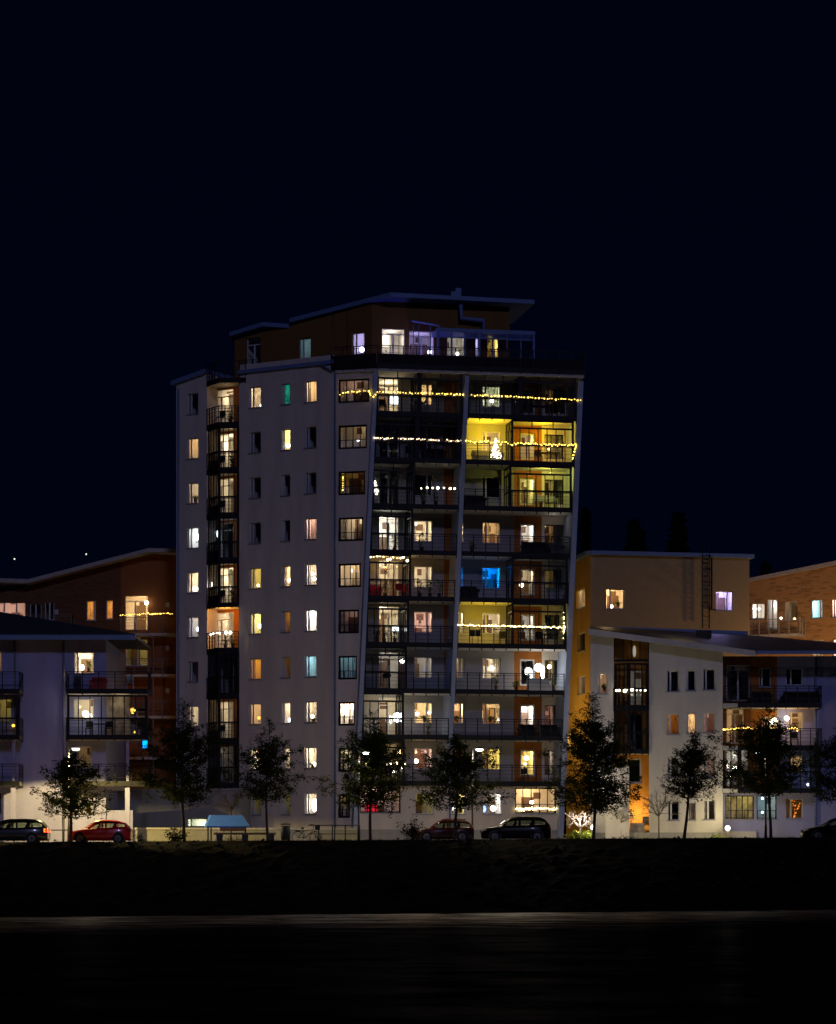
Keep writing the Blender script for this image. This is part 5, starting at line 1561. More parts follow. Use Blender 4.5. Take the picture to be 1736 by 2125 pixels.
# fences
def fence(dxa, dxb, Y, dy_top, label, posts, mid=True, name='metal_fence'):
    a, b = P(dxa, HY, Y), P(dxb, HY, Y)
    zt_ = zdy(dy_top, Y); z0 = gz(a.x) - .1
    t = thing(name, label, 'fence', ((a.x + b.x) / 2, Y, z0))
    m = MB(); m.tube([(a.x, Y, zt_), (b.x, Y, zt_)], .035, 6); m.build('top_rail', DARKP, t)
    if mid:
        m = MB(); m.tube([(a.x, Y, zt_ - .5), (b.x, Y, zt_ - .5)], .025, 6); m.build('middle_rail', DARKP, t)
    for dx in posts:
        x = P(dx, HY, Y).x; m = MB(); m.box(x - .035, x + .035, Y - .035, Y + .035, z0 - .1, zt_ + .02); m.build('post', DARKP, t)
fence(640, 746, 166.3, 1713, 'dark two rail metal fence between the bicycle and the lamp post', (662, 690, 695, 717, 744))
fence(-30, 142, 171.8, 1723, 'low dark street railing with one rail before the white block', (-20, 29, 132), False)
# ================================================================== strings of lights
BULBM = {}
def bulb_mesh(key, col, s, r):
    if key not in BULBM:
        m = MB(); m.ball((0, 0, 0), r, 6); me = bpy.data.meshes.new('bulb'); m.bm.to_mesh(me); m.bm.free()
        me.materials.append(emit('bulb_' + key, col, s)); BULBM[key] = me
    return BULBM[key]
def string(label, pts, n, key='fairy', jit=.022, seed=0, name='fairy_lights', sag=.0, gaps=()):
    rng = random.Random(seed * 7 + 3)
    pts = [Vector(p) for p in pts]
    seg = [(b - a).length for a, b in zip(pts, pts[1:])]; tot = sum(seg)
    def at(f):
        d = f * tot
        for (a, b), l in zip(zip(pts, pts[1:]), seg):
            if d <= l + 1e-6: return a.lerp(b, d / l) - Vector((0, 0, sag * math.sin(math.pi * d / l)))
            d -= l
        return pts[-1]
    loc = pts[0]
    t = thing(name, label, 'fairy lights', loc, 'strings of lights on the balconies')
    m = MB(); m.tube([at(i / 24) for i in range(25)], .006, 3); m.build('cable', DARKP, t)
    col, s, r = {'fairy': ((1, .64, .10), 7, .038), 'pink': ((1, .68, .42), 5.5, .034), 'big': ((1, .86, .60), 8, .085), 'white': ((1, .78, .32), 8, .045), 'festoon': ((1, .78, .42), 9, .075), 'red': ((1, .25, .03), 1.6, .03), 'blue': ((.5, .8, 1), 5, .05)}[key]
    me = bulb_mesh(key, col, s, r)
    for i in range(n):
        f = (i + .5) / n + rng.uniform(-.25, .25) / n
        if any(a < f < b for a, b in gaps): continue
        p = at(min(1, max(0, f))) + Vector((0, -.03, rng.gauss(0, jit)))
        o = bpy.data.objects.new('bulb', me); COL.objects.link(o); o.parent = t; o.location = p - loc
        sc_ = rng.uniform(.45, 1.3); o.scale = (sc_, sc_, sc_)
    return t
def gp_(c, u, v, d=.2, F=None):
    F = F or G
    uu, zz = F.uz(*q(c, u, v), d); return F.pt(uu, zz, d)
string('warm fairy lights along the top left balcony rail of the tower', [gp_(1, 1436, 990, .1, F0), gp_(1, 1480, 975, .1, F0), gp_(1, 1685, 955, .1, F0), gp_(2, 290, 762, .28), gp_(2, 306, 772, .28), gp_(2, 335, 738), gp_(2, 600, 745), gp_(2, 880, 755)], 46, seed=1)
string('warm fairy lights along the top right balcony rail of the tower', [gp_(2, 918, 757), gp_(2, 1250, 770), gp_(2, 1400, 780), gp_(2, 1622, 790)], 40, seed=2)
string('pinkish fairy lights along the dark glazed balcony second from the top', [gp_(2, 306, 1028), gp_(2, 600, 1037), gp_(2, 868, 1048)], 44, 'pink', seed=3, gaps=((.22, .27), (.46, .49), (.58, .6), (.76, .81)))
string('dense warm fairy lights along the yellow lit balcony second from the top', [gp_(2, 890, 1050), gp_(2, 1200, 1062), gp_(2, 1590, 1076), gp_(2, 1578, 1110), gp_(2, 1562, 1172)], 64, seed=4, jit=.05)
string('row of large white bulbs on the dark balcony third from the top', [gp_(4, 588, 160), gp_(4, 845, 165)], 7, 'big', seed=5, jit=.02)
string('row of globe bulbs hung inside the warm glazed balcony with red chairs', [gp_(4, 282, 592, -.6), gp_(4, 345, 590, -.6), gp_(4, 410, 600, -.6), gp_(4, 480, 604, -.6), gp_(4, 548, 606, -.6)], 13, 'festoon', seed=6, jit=.08, sag=.06)
string('bright warm fairy lights along the yellow balcony sixth from the top', [gp_(4, 836, 1030), gp_(4, 1000, 1030), gp_(4, 1250, 1036), gp_(4, 1520, 1043)], 64, 'white', seed=7)
string('short fairy lights hanging upright on the post of the yellow balcony', [gp_(4, 1508, 945), gp_(4, 1512, 1040), gp_(4, 1506, 1112)], 9, 'white', seed=8, jit=.02)
string('fairy lights along the sill of the glazed ground floor loggia', [gp_(6, 1206, 1003, -.3), gp_(6, 1465, 1003, -.3)], 46, 'white', seed=9, jit=.05)
string('row of white bulbs on the orange lit niche balcony of the tower', [P(*q(3, 370, 1422), 185.6), P(*q(3, 440, 1408), 184.35), P(*q(3, 562, 1408), 184.2)], 7, 'big', seed=10, jit=.02)
string('row of warm bulbs on the balcony rail behind the dense dark tree', [gp_(6, 250, 720), gp_(6, 520, 720)], 7, 'festoon', seed=11, jit=.02)
string('warm fairy lights along the rail of the dark brick block balcony', [BL.pt(BL.u(249, 1.55), zdy(1278, 199.5), 1.55), BL.pt(BL.u(300, 1.55), zdy(1274, 199.5), 1.55), BL.pt(BL.u(360, 1.55), zdy(1274, 199.5), 1.55)], 26, seed=12)
def rwp(c, u, v, d, F): return gp_(c, u, v, d, F)
string('row of white bulbs on the brown glazed bay of the white block', [rwp(11, 392, 930, .15, RW), rwp(11, 470, 926, .6, RW), rwp(11, 590, 926, .2, RW)], 8, 'big', seed=13, jit=.02)
string('warm fairy lights along the orange lit balcony of the white block', [rwp(12, 1042, 285, 1.25, RB), rwp(12, 1046, 258, 1.3, RB), rwp(12, 1150, 246, 1.95, RB), rwp(12, 1500, 248, 1.95, RB), rwp(12, 1502, 266, 1.95, RB)], 46, seed=14)
string('short string of tiny bulbs inside the black framed window third from the top', [F0.pt(F0.uz(*q(3, 1460, 80))[0], F0.uz(*q(3, 1460, 80))[1], -.35), F0.pt(F0.uz(*q(3, 1458, 225))[0], F0.uz(*q(3, 1458, 225))[1], -.35)], 8, 'fairy', seed=15, jit=.02)
string('tangle of orange fairy lights inside the dark ground floor window by the downpipe', [rwp(12, 1462, 680, -.5, RB), rwp(12, 1490, 720, -.5, RB), rwp(12, 1480, 790, -.5, RB), rwp(12, 1520, 700, -.5, RB)], 26, 'red', seed=16, jit=.1)
# little lit trees
def lit_tree(p, h, r, label, n, key, seed):
    rng = random.Random(seed); p = Vector(p)
    t = thing('light_tree', label, 'lit tree', p)
    m = MB(); m.tube([p, p + Vector((0, 0, h))], .02, 5, r2=.008)
    for k in range(18):
        f = .15 + .8 * k / 18; a = k * 2.4
        m.tube([p + Vector((0, 0, h * f)), p + Vector((r * (1.05 - f) * math.cos(a), r * (1.05 - f) * math.sin(a), h * f + .08))], .008, 3)
    m.build('stem', DARKP, t)
    me = bulb_mesh(key + '_tree', {'white': (1, .9, .55), 'pink': (1, .85, .7)}[key], 7, .035)
    for k in range(n):
        f = rng.random() ** 1.2; a = rng.uniform(0, 6.28); rr = r * (1.05 - f) * rng.uniform(.3, 1)
        o = bpy.data.objects.new('bulb', me); COL.objects.link(o); o.parent = t; o.location = (rr * math.cos(a), rr * math.sin(a), .12 + (h - .12) * f)
    return t
lit_tree(G.pt(G.u(qx(2, 1080), -.3), FLOOR[2] + .12, -.3), 1.35, .38, 'small dazzling christmas tree of lights on the yellow lit balcony', 90, 'white', 3)
lit_tree(G.pt(G.u(qx(4, 318), -.2), FLOOR[3] + .5, -.2), .95, .28, 'small twinkling light tree at the corner of the dark balcony', 42, 'pink', 4)

# ================================================================== lamps behind the windows
def lamp(F, c, u, v, d, label, col=(1, .9, .72), s=9, r=.11, kind='s', base=None, name='table_lamp', tall=1.0):
    """a glowing shade: 's' stands on what is below it, 'p' hangs on a cord"""
    uu, zz = F.uz(*q(c, u, v), d); p = F.pt(uu, zz, d)
    key = 'lampglow_%d_%d_%d_%d' % (*[int(x * 100) for x in col], s * 10)
    b = zz - (base if base is not None else r * tall + .16)
    t = thing(name if kind == 's' else 'pendant_lamp', label, 'lamp', (p.x, p.y, b if kind == 's' else zz))
    m = MB()
    if kind == 's': m.lathe((p.x, p.y, b), [(.07, 0), (.07, .015), (.015, .03), (.012, max(.04, zz - r * tall * .8 - b))], 8)
    else: m.tube([p + Vector((0, 0, r * .9)), p + Vector((0, 0, r + .55))], .008, 4)
    m.build('stem' if kind == 's' else 'cord', DARKP, t)
    m = MB(); m.ball(p, r, 10, tall); m.build('shade', emit(key, col, s), t)
    return t
W1, WH, YE, BLU = (1, .88, .66), (1, .97, .92), (1, .82, .45), (.25, .4, 1)
lamp(L, 1, 795, 1078, -.36, 'tiny bright lamp at the edge of the cream curtained top window', W1, 8, .07)
lamp(L, 1, 1020, 1410, -.42, 'dazzling small lamp in the yellow window second from the top', (1, .95, .75), 14, .13)
lamp(L, 3, 264, 615, -.42, 'upright white lamp in the cool white window of the leftmost column', WH, 12, .10, tall=2.2)
lamp(L, 3, 254, 1045, -.42, 'round white lamp in the fifth window down of the leftmost column', (1, .93, .75), 12, .15)
lamp(L, 3, 270, 1378, -.42, 'blue white lamp in the sixth window down of the leftmost column', (.5, .6, 1), 9, .09, tall=1.5)
lamp(L, 3, 772, 1016, -.42, 'small amber lamp in the yellow window fifth from the top', YE, 8, .09)
lamp(L, 3, 782, 1352, -.42, 'cream table lamp in the olive window sixth from the top', W1, 11, .14)
lamp(L, 3, 1026, 972, -.40, 'cream table lamp in the narrow window fifth from the top', W1, 10, .09, tall=1.4)
lamp(L, 3, 1236, 962, -.45, 'round lamp in the greenish window by the downpipe fifth from the top', WH, 11, .11)
lamp(L, 3, 1222, 920, -.9, 'wide white hanging lamp in the window by the downpipe fifth from the top', WH, 9, .16, 'p', tall=.5)
lamp(L, 5, 778, 562, -.42, 'orange lamp among plants in the window eighth from the top', (1, .3, .03), 6, .09)
lamp(L, 5, 1030, 580, -.40, 'small white lamp above a blue glow in the narrow window eighth from the top', (.75, .8, 1), 9, .09, tall=1.4)
lamp(L, 5, 1220, 550, -.45, 'round cream lamp in the window by the downpipe eighth from the top', W1, 11, .11)
lamp(L, 5, 1238, 1285, -.42, 'tall dazzling white lamp in the ground floor window by the downpipe', (1, .97, .86), 13, .16, tall=2.6)
lamp(L, 5, 1232, 945, -.42, 'white lamp in the window by the downpipe ninth from the top', (1, .95, .85), 9, .14)
lamp(F0, 3, 1560, 893, -.75, 'round pendant lamp in the fifth black framed window of the tower', W1, 12, .13, 'p')
lamp(F0, 5, 1480, 500, -.5, 'large glowing white lamp in the eighth black framed window of the tower', (1, .96, .85), 13, .17, tall=1.6)
lamp(F0, 1, 1510, 918, -.75, 'small candle coloured lamp in the top black framed window', (1, .7, .3), 8, .06, 'p')
lamp(F0, 1, 1600, 1368, -.5, 'small cool white reading lamp in the second black framed window', (.85, .93, 1), 8, .09, tall=.6)
lamp(B, 2, 1055, 795, -.4, 'round white lamp in the greenish window of the top right balcony', WH, 12, .14)
lamp(B, 2, 541, 766, -.4, 'small red lamp in the bright window of the top left balcony', (1, .06, .02), 5, .10)
lamp(B, 4, 574, 390, -.4, 'small cold white lamp in the cream window fourth from the top', WH, 9, .08)
lamp(G, 4, 1242, 773, -.5, 'round white lamp hanging on the glazed balcony beside the blue window', W1, 11, .14, 'p')
lamp(B, 6, 1053, 116, -.4, 'round white lamp in the curtained window seventh from the top', WH, 12, .15)
lamp(G, 6, 1350, 112, -.9, 'large round white lamp beside the orange panel of the bright balcony', (1, .95, .82), 14, .26, 'p')
lamp(G, 6, 1376, 140, -.8, 'tall dazzling white tube lamp on the bright balcony seventh from the top', (.9, .95, 1), 14, .12, tall=3.6)
lamp(G, 6, 1418, 106, -.7, 'white lamp shade by the black framed door of the bright balcony', W1, 10, .13, 'p')
lamp(B, 6, 584, 404, -.4, 'round white lamp over plants in the window eighth from the top', WH, 11, .11)
lamp(B, 6, 659, 396, -.4, 'small white lamp in the narrow sash of the window eighth from the top', WH, 10, .08)
lamp(G, 6, 456, 425, -1.0, 'dazzling square white lamp behind the glazed balcony above the trees', (1, .98, .95), 13, .25, tall=1.2)
lamp(B, 6, 1096, 440, -.4, 'small bright lamp on the sill of the window with the dark picture', W1, 10, .09)
lamp(B, 6, 577, 702, -.4, 'cream table lamp in the orange pink window ninth from the top', W1, 11, .14)
lamp(B, 6, 1275, 682, -.5, 'cream hanging lamp in the yellow doorway ninth from the top', W1, 11, .14, 'p')
lamp(B, 6, 1266, 722, -.45, 'small round lamp low in the yellow doorway ninth from the top', W1, 10, .09)
lamp(GG, 6, 811, 998, -.4, 'bright white lamp in the small ground floor window behind the tree trunk', WH, 12, .14)
lamp(GG, 6, 1064, 1000, -.4, 'round white lamp in the ground floor window above the black estate', WH, 13, .18)
lamp(GG, 6, 1006, 1003, -.4, 'blue glowing lamp in the ground floor window above the black estate', (.12, .35, 1), 7, .11, tall=2)
lamp(GG, 6, 1307, 962, -.7, 'round hanging lamp in the glazed ground floor loggia', W1, 11, .13, 'p')
lamp(PL, 1, 1630, 615, -.4, 'bright blue white lamp in the penthouse window by the aerials', (.75, .8, 1), 11, .16)
lamp(PF, 2, 662, 486, -.4, 'small bluish lamp among plants behind the penthouse doors', (.8, .8, 1), 9, .13)
lamp(PF, 2, 836, 497, -.4, 'small white lamp in the conservatory window of the penthouse', WH, 9, .11)
lamp(YF, 11, 374, 418, -.4, 'small round lamp in the warm window of the yellow block', W1, 9, .12)
lamp(LW, 7, 742, 1531, .9, 'round white lamp on the table of the glazed balcony by the hatchback', WH, 11, .19)
lamp(LW, 7, 714, 1128, -.4, 'white lamp among plants in the top window of the low white block', WH, 10, .13, tall=1.3)
lamp(LW, 7, 116, 1634, .6, 'amber lantern on the dark glazed balcony at the edge', (1, .5, .05), 3, .10, name='lantern')
lamp(LW, 7, 1172, 1690, 1.0, 'tiny amber lantern on the floor of the glazed balcony by the hatchback', (1, .5, .05), 3, .07, name='lantern')
lamp(RB, 12, 1362, 207, .7, 'large warm lamp on the orange lit balcony of the white block', (1, .86, .5), 10, .24, name='floor_lamp', base=1.2)
lamp(RB, 12, 1437, 188, .5, 'small round lamp hanging on the orange lit balcony of the white block', W1, 11, .15, 'p')
lamp(RB, 12, 1566, 589, 1.0, 'small blue white lamp on the glazed balcony of the white block', (.6, .75, 1), 8, .08)
lamp(RB, 12, 1290, 672, -.5, 'upper small cool lamp in the dark ground floor loggia by the lamp post', (.6, .8, 1), 6, .08, 'p')
lamp(RB, 12, 1290, 757, -.5, 'lower small cool lamp in the dark ground floor loggia by the lamp post', (.6, .8, 1), 6, .08)
lamp(BR, 11, 1403, 490, .9, 'small white candle lamp on the orange brick balcony', W1, 8, .09)
lamp(BR, 11, 1485, 491, .9, 'row of amber candles on the orange brick balcony', (1, .7, .3), 7, .10, tall=.6)
lamp(BR, 11, 1265, 432, -.5, 'white shelf lamp in the end window of the orange brick block', WH, 8, .14, tall=.6)
lamp(BL, 7, 1272, 568, .3, 'round lamp outside the lit door of the dark brick block', W1, 10, .14, 'p')
lamp(N2, 11, 514, 690, .25, 'upright pale lamp behind the brown glazed bay of the white block', (.95, .9, .8), 0.35, .10, tall=3.6)
lamp(L, 3, 440, 590, .25, 'dazzling upright white lamp on the dark glazed niche balcony', (.9, .95, 1), 12, .10, tall=2.2)
lamp(L, 3, 386, 1008, -.2, 'upright white lamp on the glazed niche balcony fifth from the top', WH, 9, .07, tall=2)
def screen(F, c, u0, v0, u1, v1, d, label, col, s, name='television'):
    a = F.rect(c, u0, v0, u1, v1, d); um = (a[0] + a[1]) / 2
    t = thing(name, label, 'television', F.pt(um, a[2] - .12, d))
    m = MB(); m.fbox(F, a[0] - .03, a[1] + .03, a[2] - .03, a[3] + .03, d - .06, d - .005); m.fbox(F, um - .15, um + .15, a[2] - .12, a[2] - .1, d - .12, d + .08); m.fbox(F, um - .03, um + .03, a[2] - .1, a[2] - .03, d - .04, d - .01); m.build('casing', DARKP, t)
    m = MB(); m.fbox(F, a[0], a[1], a[2], a[3], d - .004, d); m.build('screen', emit('screen_%d_%d' % (int(col[0] * 99), int(col[2] * 99)), col, s), t)
screen(B, 2, 412, 762, 463, 815, .25, 'glowing white television on the top left balcony', (.92, .98, 1), 3.2)
screen(B, 4, 420, 1030, 466, 1066, .2, 'glowing white television behind the balcony sixth from the top', (.92, .96, 1), 3.2)
screen(LW, 8, 1238, 355, 1280, 418, .9, 'bright blue screen glowing on the balcony of the low white block', (.0, .35, 1), 2.2)
screen(GG, 6, 255, 968, 330, 1025, -.7, 'red glowing screen in the glazed ground floor loggia behind the tree', (.9, .01, .05), .8)

# ================================================================== balcony furniture
PLW = plain('white_shell', (.5, .5, .47), .5); REDC = plain('red_lacquer', (.45, .03, .02), .5)
RATT = plain('dark_rattan', (.025, .022, .02), .8); CLOTH = plain('grey_cover', (.10, .095, .09), .9)
POTC = plain('pot_clay', (.16, .08, .05), .8)
def chair(F, dx, r, d, label, mat, legs=None, zf=None, group=None):
    zf = FLOOR[r] if zf is None else zf
    u = F.u(dx, d)
    t = thing('balcony_chair', label, 'chair', F.pt(u, zf, d), group)
    m = MB(); m.fbox(F, u - .22, u + .22, zf + .43, zf + .47, d - .22, d + .22); m.build('seat', mat, t)
    m = MB(); m.fbox(F, u - .22, u + .22, zf + .52, zf + .90, d - .25, d - .215); m.build('backrest', mat, t)
    for a in (-.2, .2):
        for b in (-.2, .2):
            m = MB(); m.fbox(F, u + a - .018, u + a + .018, zf + .002, zf + (.90 if b < 0 else .43), d + b - .018 - (.035 if b < 0 else 0), d + b + .018 - (.035 if b < 0 else 0)); m.build('leg', legs or mat, t)
def table(F, dx, r, d, label, mat, w=.9, zf=None):
    zf = FLOOR[r] if zf is None else zf
    u = F.u(dx, d)
    t = thing('balcony_table', label, 'table', F.pt(u, zf, d))
    m = MB(); m.fbox(F, u - w / 2, u + w / 2, zf + .70, zf + .74, d - .35, d + .35); m.build('tabletop', mat, t)
    for a in (-1, 1):
        for b in (-1, 1):
            m = MB(); m.fbox(F, u + a * (w / 2 - .06) - .02, u + a * (w / 2 - .06) + .02, zf + .002, zf + .70, d + b * .3 - .02, d + b * .3 + .02); m.build('leg', mat, t)
def plant(F, dx, r, d, h, label, seed, zf=None, potm=POTC, w_=.3, mat=LEAFB):
    zf = FLOOR[r] if zf is None else zf
    rng = random.Random(seed); u = F.u(dx, d); p = F.pt(u, zf, d)
    t = thing('potted_plant', label, 'plant', p)
    m = MB(); m.lathe(p + Vector((0, 0, .003)), [(.09, 0), (.13, .22), (.14, .24), (.12, .25)], 10); m.build('pot', potm, t)
    m = MB()
    for k in range(70):
        f = rng.random(); leaf(m, p + Vector((rng.gauss(0, w_ * .4), rng.gauss(0, w_ * .3), .25 + (h - .25) * f)), rng.uniform(.05, .1), rng)
    for k in range(6): m.tube([p + Vector((0, 0, .22)), p + Vector((rng.gauss(0, w_ * .3), rng.gauss(0, w_ * .2), h * rng.uniform(.6, 1)))], .008, 3)
    m.build('foliage', mat, t, recalc=False)
def sofa(F, dx, r, d, w, label, mat, zf=None):
    zf = FLOOR[r] if zf is None else zf
    u = F.u(dx, d); t = thing('balcony_sofa', label, 'sofa', F.pt(u, zf, d))
    m = MB(); m.fbox(F, u - w / 2, u + w / 2, zf + .002, zf + .40, d - .35, d + .35); m.build('seat', mat, t)
    m = MB(); m.fbox(F, u - w / 2, u + w / 2, zf + .40, zf + .80, d - .35, d - .18); m.build('backrest', mat, t)
    for a in (-1, 1):
        m = MB(); m.fbox(F, u + a * w / 2 - .09, u + a * w / 2 + .09, zf + .403, zf + .60, d - .17, d + .35); m.build('armrest', mat, t)
chair(G, 829, 5, -.5, 'red folding chair at the open side of the warm glazed balcony', REDC)
chair(G, 838, 5, -1.1, 'red folding chair against the wall of the warm glazed balcony', REDC)
sofa(G, 775, 5, -.9, .9, 'red armchair in the corner of the warm glazed balcony', REDC)
plant(G, 800, 5, -.6, 1.1, 'tall leafy pot plant between red chairs in the warm glazed balcony', 41)
plant(G, 872, 5, .0, 1.15, 'dark planter behind the rail under the greenish cream window', 42, potm=RATT)
plant(G, 893, 5, .0, 1.1, 'second dark planter behind the rail beside the orange panel', 43, potm=RATT)
for k, dx in enumerate((1117, 1131, 1147)):
    chair(G, dx, 3, -.5 - .1 * k, ('pale shell chair nearest the corner post of the lime lit balcony', 'middle one of three pale shell chairs on the lime lit balcony', 'pale shell chair nearest the fin of the lime lit balcony')[k], PLW, STEEL, group='shell chairs on the lime lit balcony')
table(G, 1132, 3, -1.4, 'white table behind shell chairs on the lime lit balcony', PLW, 1.6)
sofa(G, 1012, 2, -.9, 1.9, 'grey covered sofa on the yellow lit balcony behind the christmas tree', CLOTH)
table(G, 1140, 2, -1.0, 'candle table in the glazed end of the yellow lit balcony', plain('brown_wood', (.16, .08, .04), .6), 1.3)
chair(G, 1118, 2, -.6, 'brown chair at the candle table of the yellow lit balcony', plain('brown_wood', (.16, .08, .04)))
for k in range(5):
    pp = G.pt(G.u(1134 + k * 5.5, -1.0), FLOOR[2] + .742, -1.0)
    t = thing('candle', 'tall lit candle on the table of the yellow lit balcony', 'candle', pp, 'candles on the balcony table')
    m = MB(); m.lathe(pp, [(.05, 0), (.02, .02), (.02, .42), (.015, .43)], 8); m.build('stick', PLW, t)
    m = MB(); m.ball(pp + Vector((0, 0, .49)), .04, 6, 1.6); m.build('flame', emit('flame', (1, .75, .3), 8), t)
sofa(G, 1094, 8, -.7, 1.0, 'black rattan armchair below the white lit doorway eighth from the top', RATT)
sofa(G, 1140, 8, -.7, 1.1, 'black rattan sofa by the black framed door eighth from the top', RATT)
table(G, 1117, 8, -.4, 'low black table between rattan seats eighth from the top', RATT, .7)
sofa(G, 1110, 4, -.6, 1.6, 'dark sofa below the red picture doorway fourth from the top', RATT)
sofa(G, 1155, 4, -.8, .9, 'pale covered chair by the black framed door fourth from the top', CLOTH)
plant(G, 980, 4, -.3, .7, 'dark plant by the fin on the balcony fourth from the top', 44)
plant(G, 876, 4, .0, 1.15, 'dark planter behind the rail under the cream window fourth from the top', 45, potm=RATT)
plant(G, 819, 4, -.6, 1.1, 'leafy plant in front of the bright door fourth from the top', 46)
for k, (dx, h, l) in enumerate(((783, .8, 'bushy low plant by the fin sixth from the top'), (798, 1.0, 'spiky plant in front of the bright door sixth from the top'), (820, .9, 'slim dark conifer in a pot beside the glowing television sixth from the top'))):
    plant(G, dx, 6, -.3, h, l, 50 + k, w_=.16 if k == 2 else .25, mat=LEAF)
chair(G, 1045, 6, -.6, 'dark wire stool below the rail of the yellow fairy lit balcony', RATT)
chair(G, 1120, 6, -.6, 'dark chair at the table of the yellow fairy lit balcony', RATT)
table(G, 1142, 6, -.8, 'dark table in the glazed end of the yellow fairy lit balcony', RATT, 1.0)
for k, dx in enumerate((980, 992)):
    u = G.u(dx, -.1); m = MB(); m.fbox(G, u - .17, u + .17, FLOOR[6] + .48, FLOOR[6] + .88, -.05, .02)
    m.fbox(G, u - .02, u + .02, FLOOR[6] + .002, FLOOR[6] + .48, -.03, .0)
    o = m.build('folding_screen', RATT); tag(rehome(o, G.pt(u, FLOOR[6], 0)), ('dark square panel on a stand nearer the middle fin on the yellow balcony', 'dark square panel on a stand farther from the middle fin on the yellow balcony')[k], 'panel')
# more seats and pots that show as dark shapes
chair(G, 795, 1, -.5, 'dark chair behind the top left fairy lights below the television', RATT)
table(G, 870, 1, -.6, 'dark table at the top left balcony beside the ochre panel', RATT)
chair(G, 1150, 1, -.5, 'dark chair in the end of the top right balcony', RATT)
table(G, 1120, 1, -.6, 'dark table in the middle of the top right balcony', RATT, 1.2)
chair(G, 850, 2, -.5, 'dark chair behind the pinkish fairy lights near the fin', RATT)
sofa(G, 900, 2, -.7, 1.4, 'dark sofa behind the pinkish fairy lights by the ochre panel', RATT)
sofa(G, 985, 3, -.7, 1.3, 'black covered sofa on the dark balcony beside the lime lit glazing', RATT)
plant(G, 905, 3, -.1, .9, 'dark pot plant below the row of large white bulbs', 101, potm=RATT)
plant(G, 880, 3, -.1, .8, 'dark low pot plant under the first of the large white bulbs', 102, potm=RATT)
sofa(G, 975, 5, -.6, 1.0, 'dark armchair beside the middle fin near the blue window', RATT)
plant(G, 912, 5, .0, 1.1, 'large dark bush in a pot by the ochre panel near the red chairs', 103, w_=.5, potm=RATT)
sofa(G, 1150, 5, -.6, 1.0, 'pale blue sofa in the dark glazed balcony beside the blue window', PLW)
chair(G, 1085, 6, -.8, 'wooden chair behind the glazed corner of the yellow fairy lit balcony', plain('brown_wood', (.16, .08, .04)))
for r_, l_ in ((1, 'dark chair on the open top niche balcony'), (2, 'dark chair on the bright niche balcony second from the top'), (3, 'dark armchair on the niche balcony third from the top'), (5, 'dark chair on the niche balcony above the orange lit one'), (8, 'dark chair on the niche balcony eighth from the top')):
    chair(L, 458, r_, .1, l_, RATT)
for r_, dx_, l_ in ((1, 478, 'bushy dark plant on the open top niche balcony'), (2, 482, 'dark plant on the bright niche balcony second from the top'), (5, 484, 'leafy plant on the niche balcony above the orange lit one'), (6, 468, 'potted plant nearer the rail corner of the orange lit niche balcony'), (6, 484, 'potted plant farther from the rail corner of the orange lit niche balcony')):
    plant(L, dx_, r_, .2, .8, l_, 110 + r_ + dx_)
zl = zdy(1526, 174.3)
table(LW, 205, 1, .9, 'dark table in the middle of the glazed balcony by the red hatchback', RATT, 1.0, zf=zl)
for dx_, l_ in ((185, 'dark chair under the round lamp of the glazed balcony by the hatchback'), (226, 'chair nearer the curtain of the glazed balcony by the hatchback'), (292, 'dark chair at the open end of the glazed balcony by the hatchback')):
    chair(LW, dx_, 1, .9, l_, RATT, zf=zl)
zl = zdy(1430.5, 174.3)
sofa(LW, 205, 1, .9, .9, 'red and white deck seat on the open balcony of the low white block', REDC, zf=zl)
chair(LW, 160, 1, .9, 'blue grey chair on the open balcony of the low white block', CLOTH, zf=zl)
chair(LW, 270, 1, .9, 'pale folded chair at the end of the open balcony of the low white block', PLW, zf=zl)
zl = zdy(1459.7, 175.7)
sofa(RB, 1665, 1, 1.0, 2.2, 'black covered sofa on the top balcony of the white block with sloping roof', RATT, zf=zl)
sofa(RB, 1580, 1, 1.0, 1.2, 'black hanging seat on the top balcony of the white block with sloping roof', RATT, zf=zl)
zl = zdy(1548, 175.7)
chair(RB, 1650, 1, 1.0, 'dark folding chair behind the rail of the orange lit balcony', RATT, zf=zl)
# barbecue
u = G.u(803, -.6); zf = FLOOR[7]; pp = G.pt(u, zf, -.6)
t = thing('barbecue_grill', 'black covered barbecue grill before the grey lit door seventh from the top', 'barbecue', pp)
m = MB(); m.ball(pp + Vector((0, 0, .88)), .30, 12, .6); m.build('lid', DARKP, t)
for a in (-.22, .22):
    for b in (-.15, .15):
        m = MB(); m.tube([pp + Vector((a, b, .002)), pp + Vector((a * .8, b * .8, .8))], .02, 5); m.build('leg', DARKP, t)
sofa(G, 1120, 7, -.2, 1.5, 'pale cushioned bench under the bright lamps seventh from the top', PLW)
plant(G, 1150, 7, .0, .8, 'bushy pale plant beside the right fin of the bright balcony', 60)
plant(G, 1030, 7, .0, .95, 'red tinged plant behind the rail under the round lamp window', 61)
plant(G, 1072, 7, .0, .6, 'frosty low plant behind the rail below the orange panel', 62)
plant(G, 890, 8, .0, 1.0, 'dark bushy plant behind the rail eighth from the top', 63)
plant(G, 1150, 9, -.2, 1.0, 'pale plant by the fin on the balcony ninth from the top', 64)
chair(G, 1090, 9, -.5, 'dark chair below the yellow doorway ninth from the top', RATT)
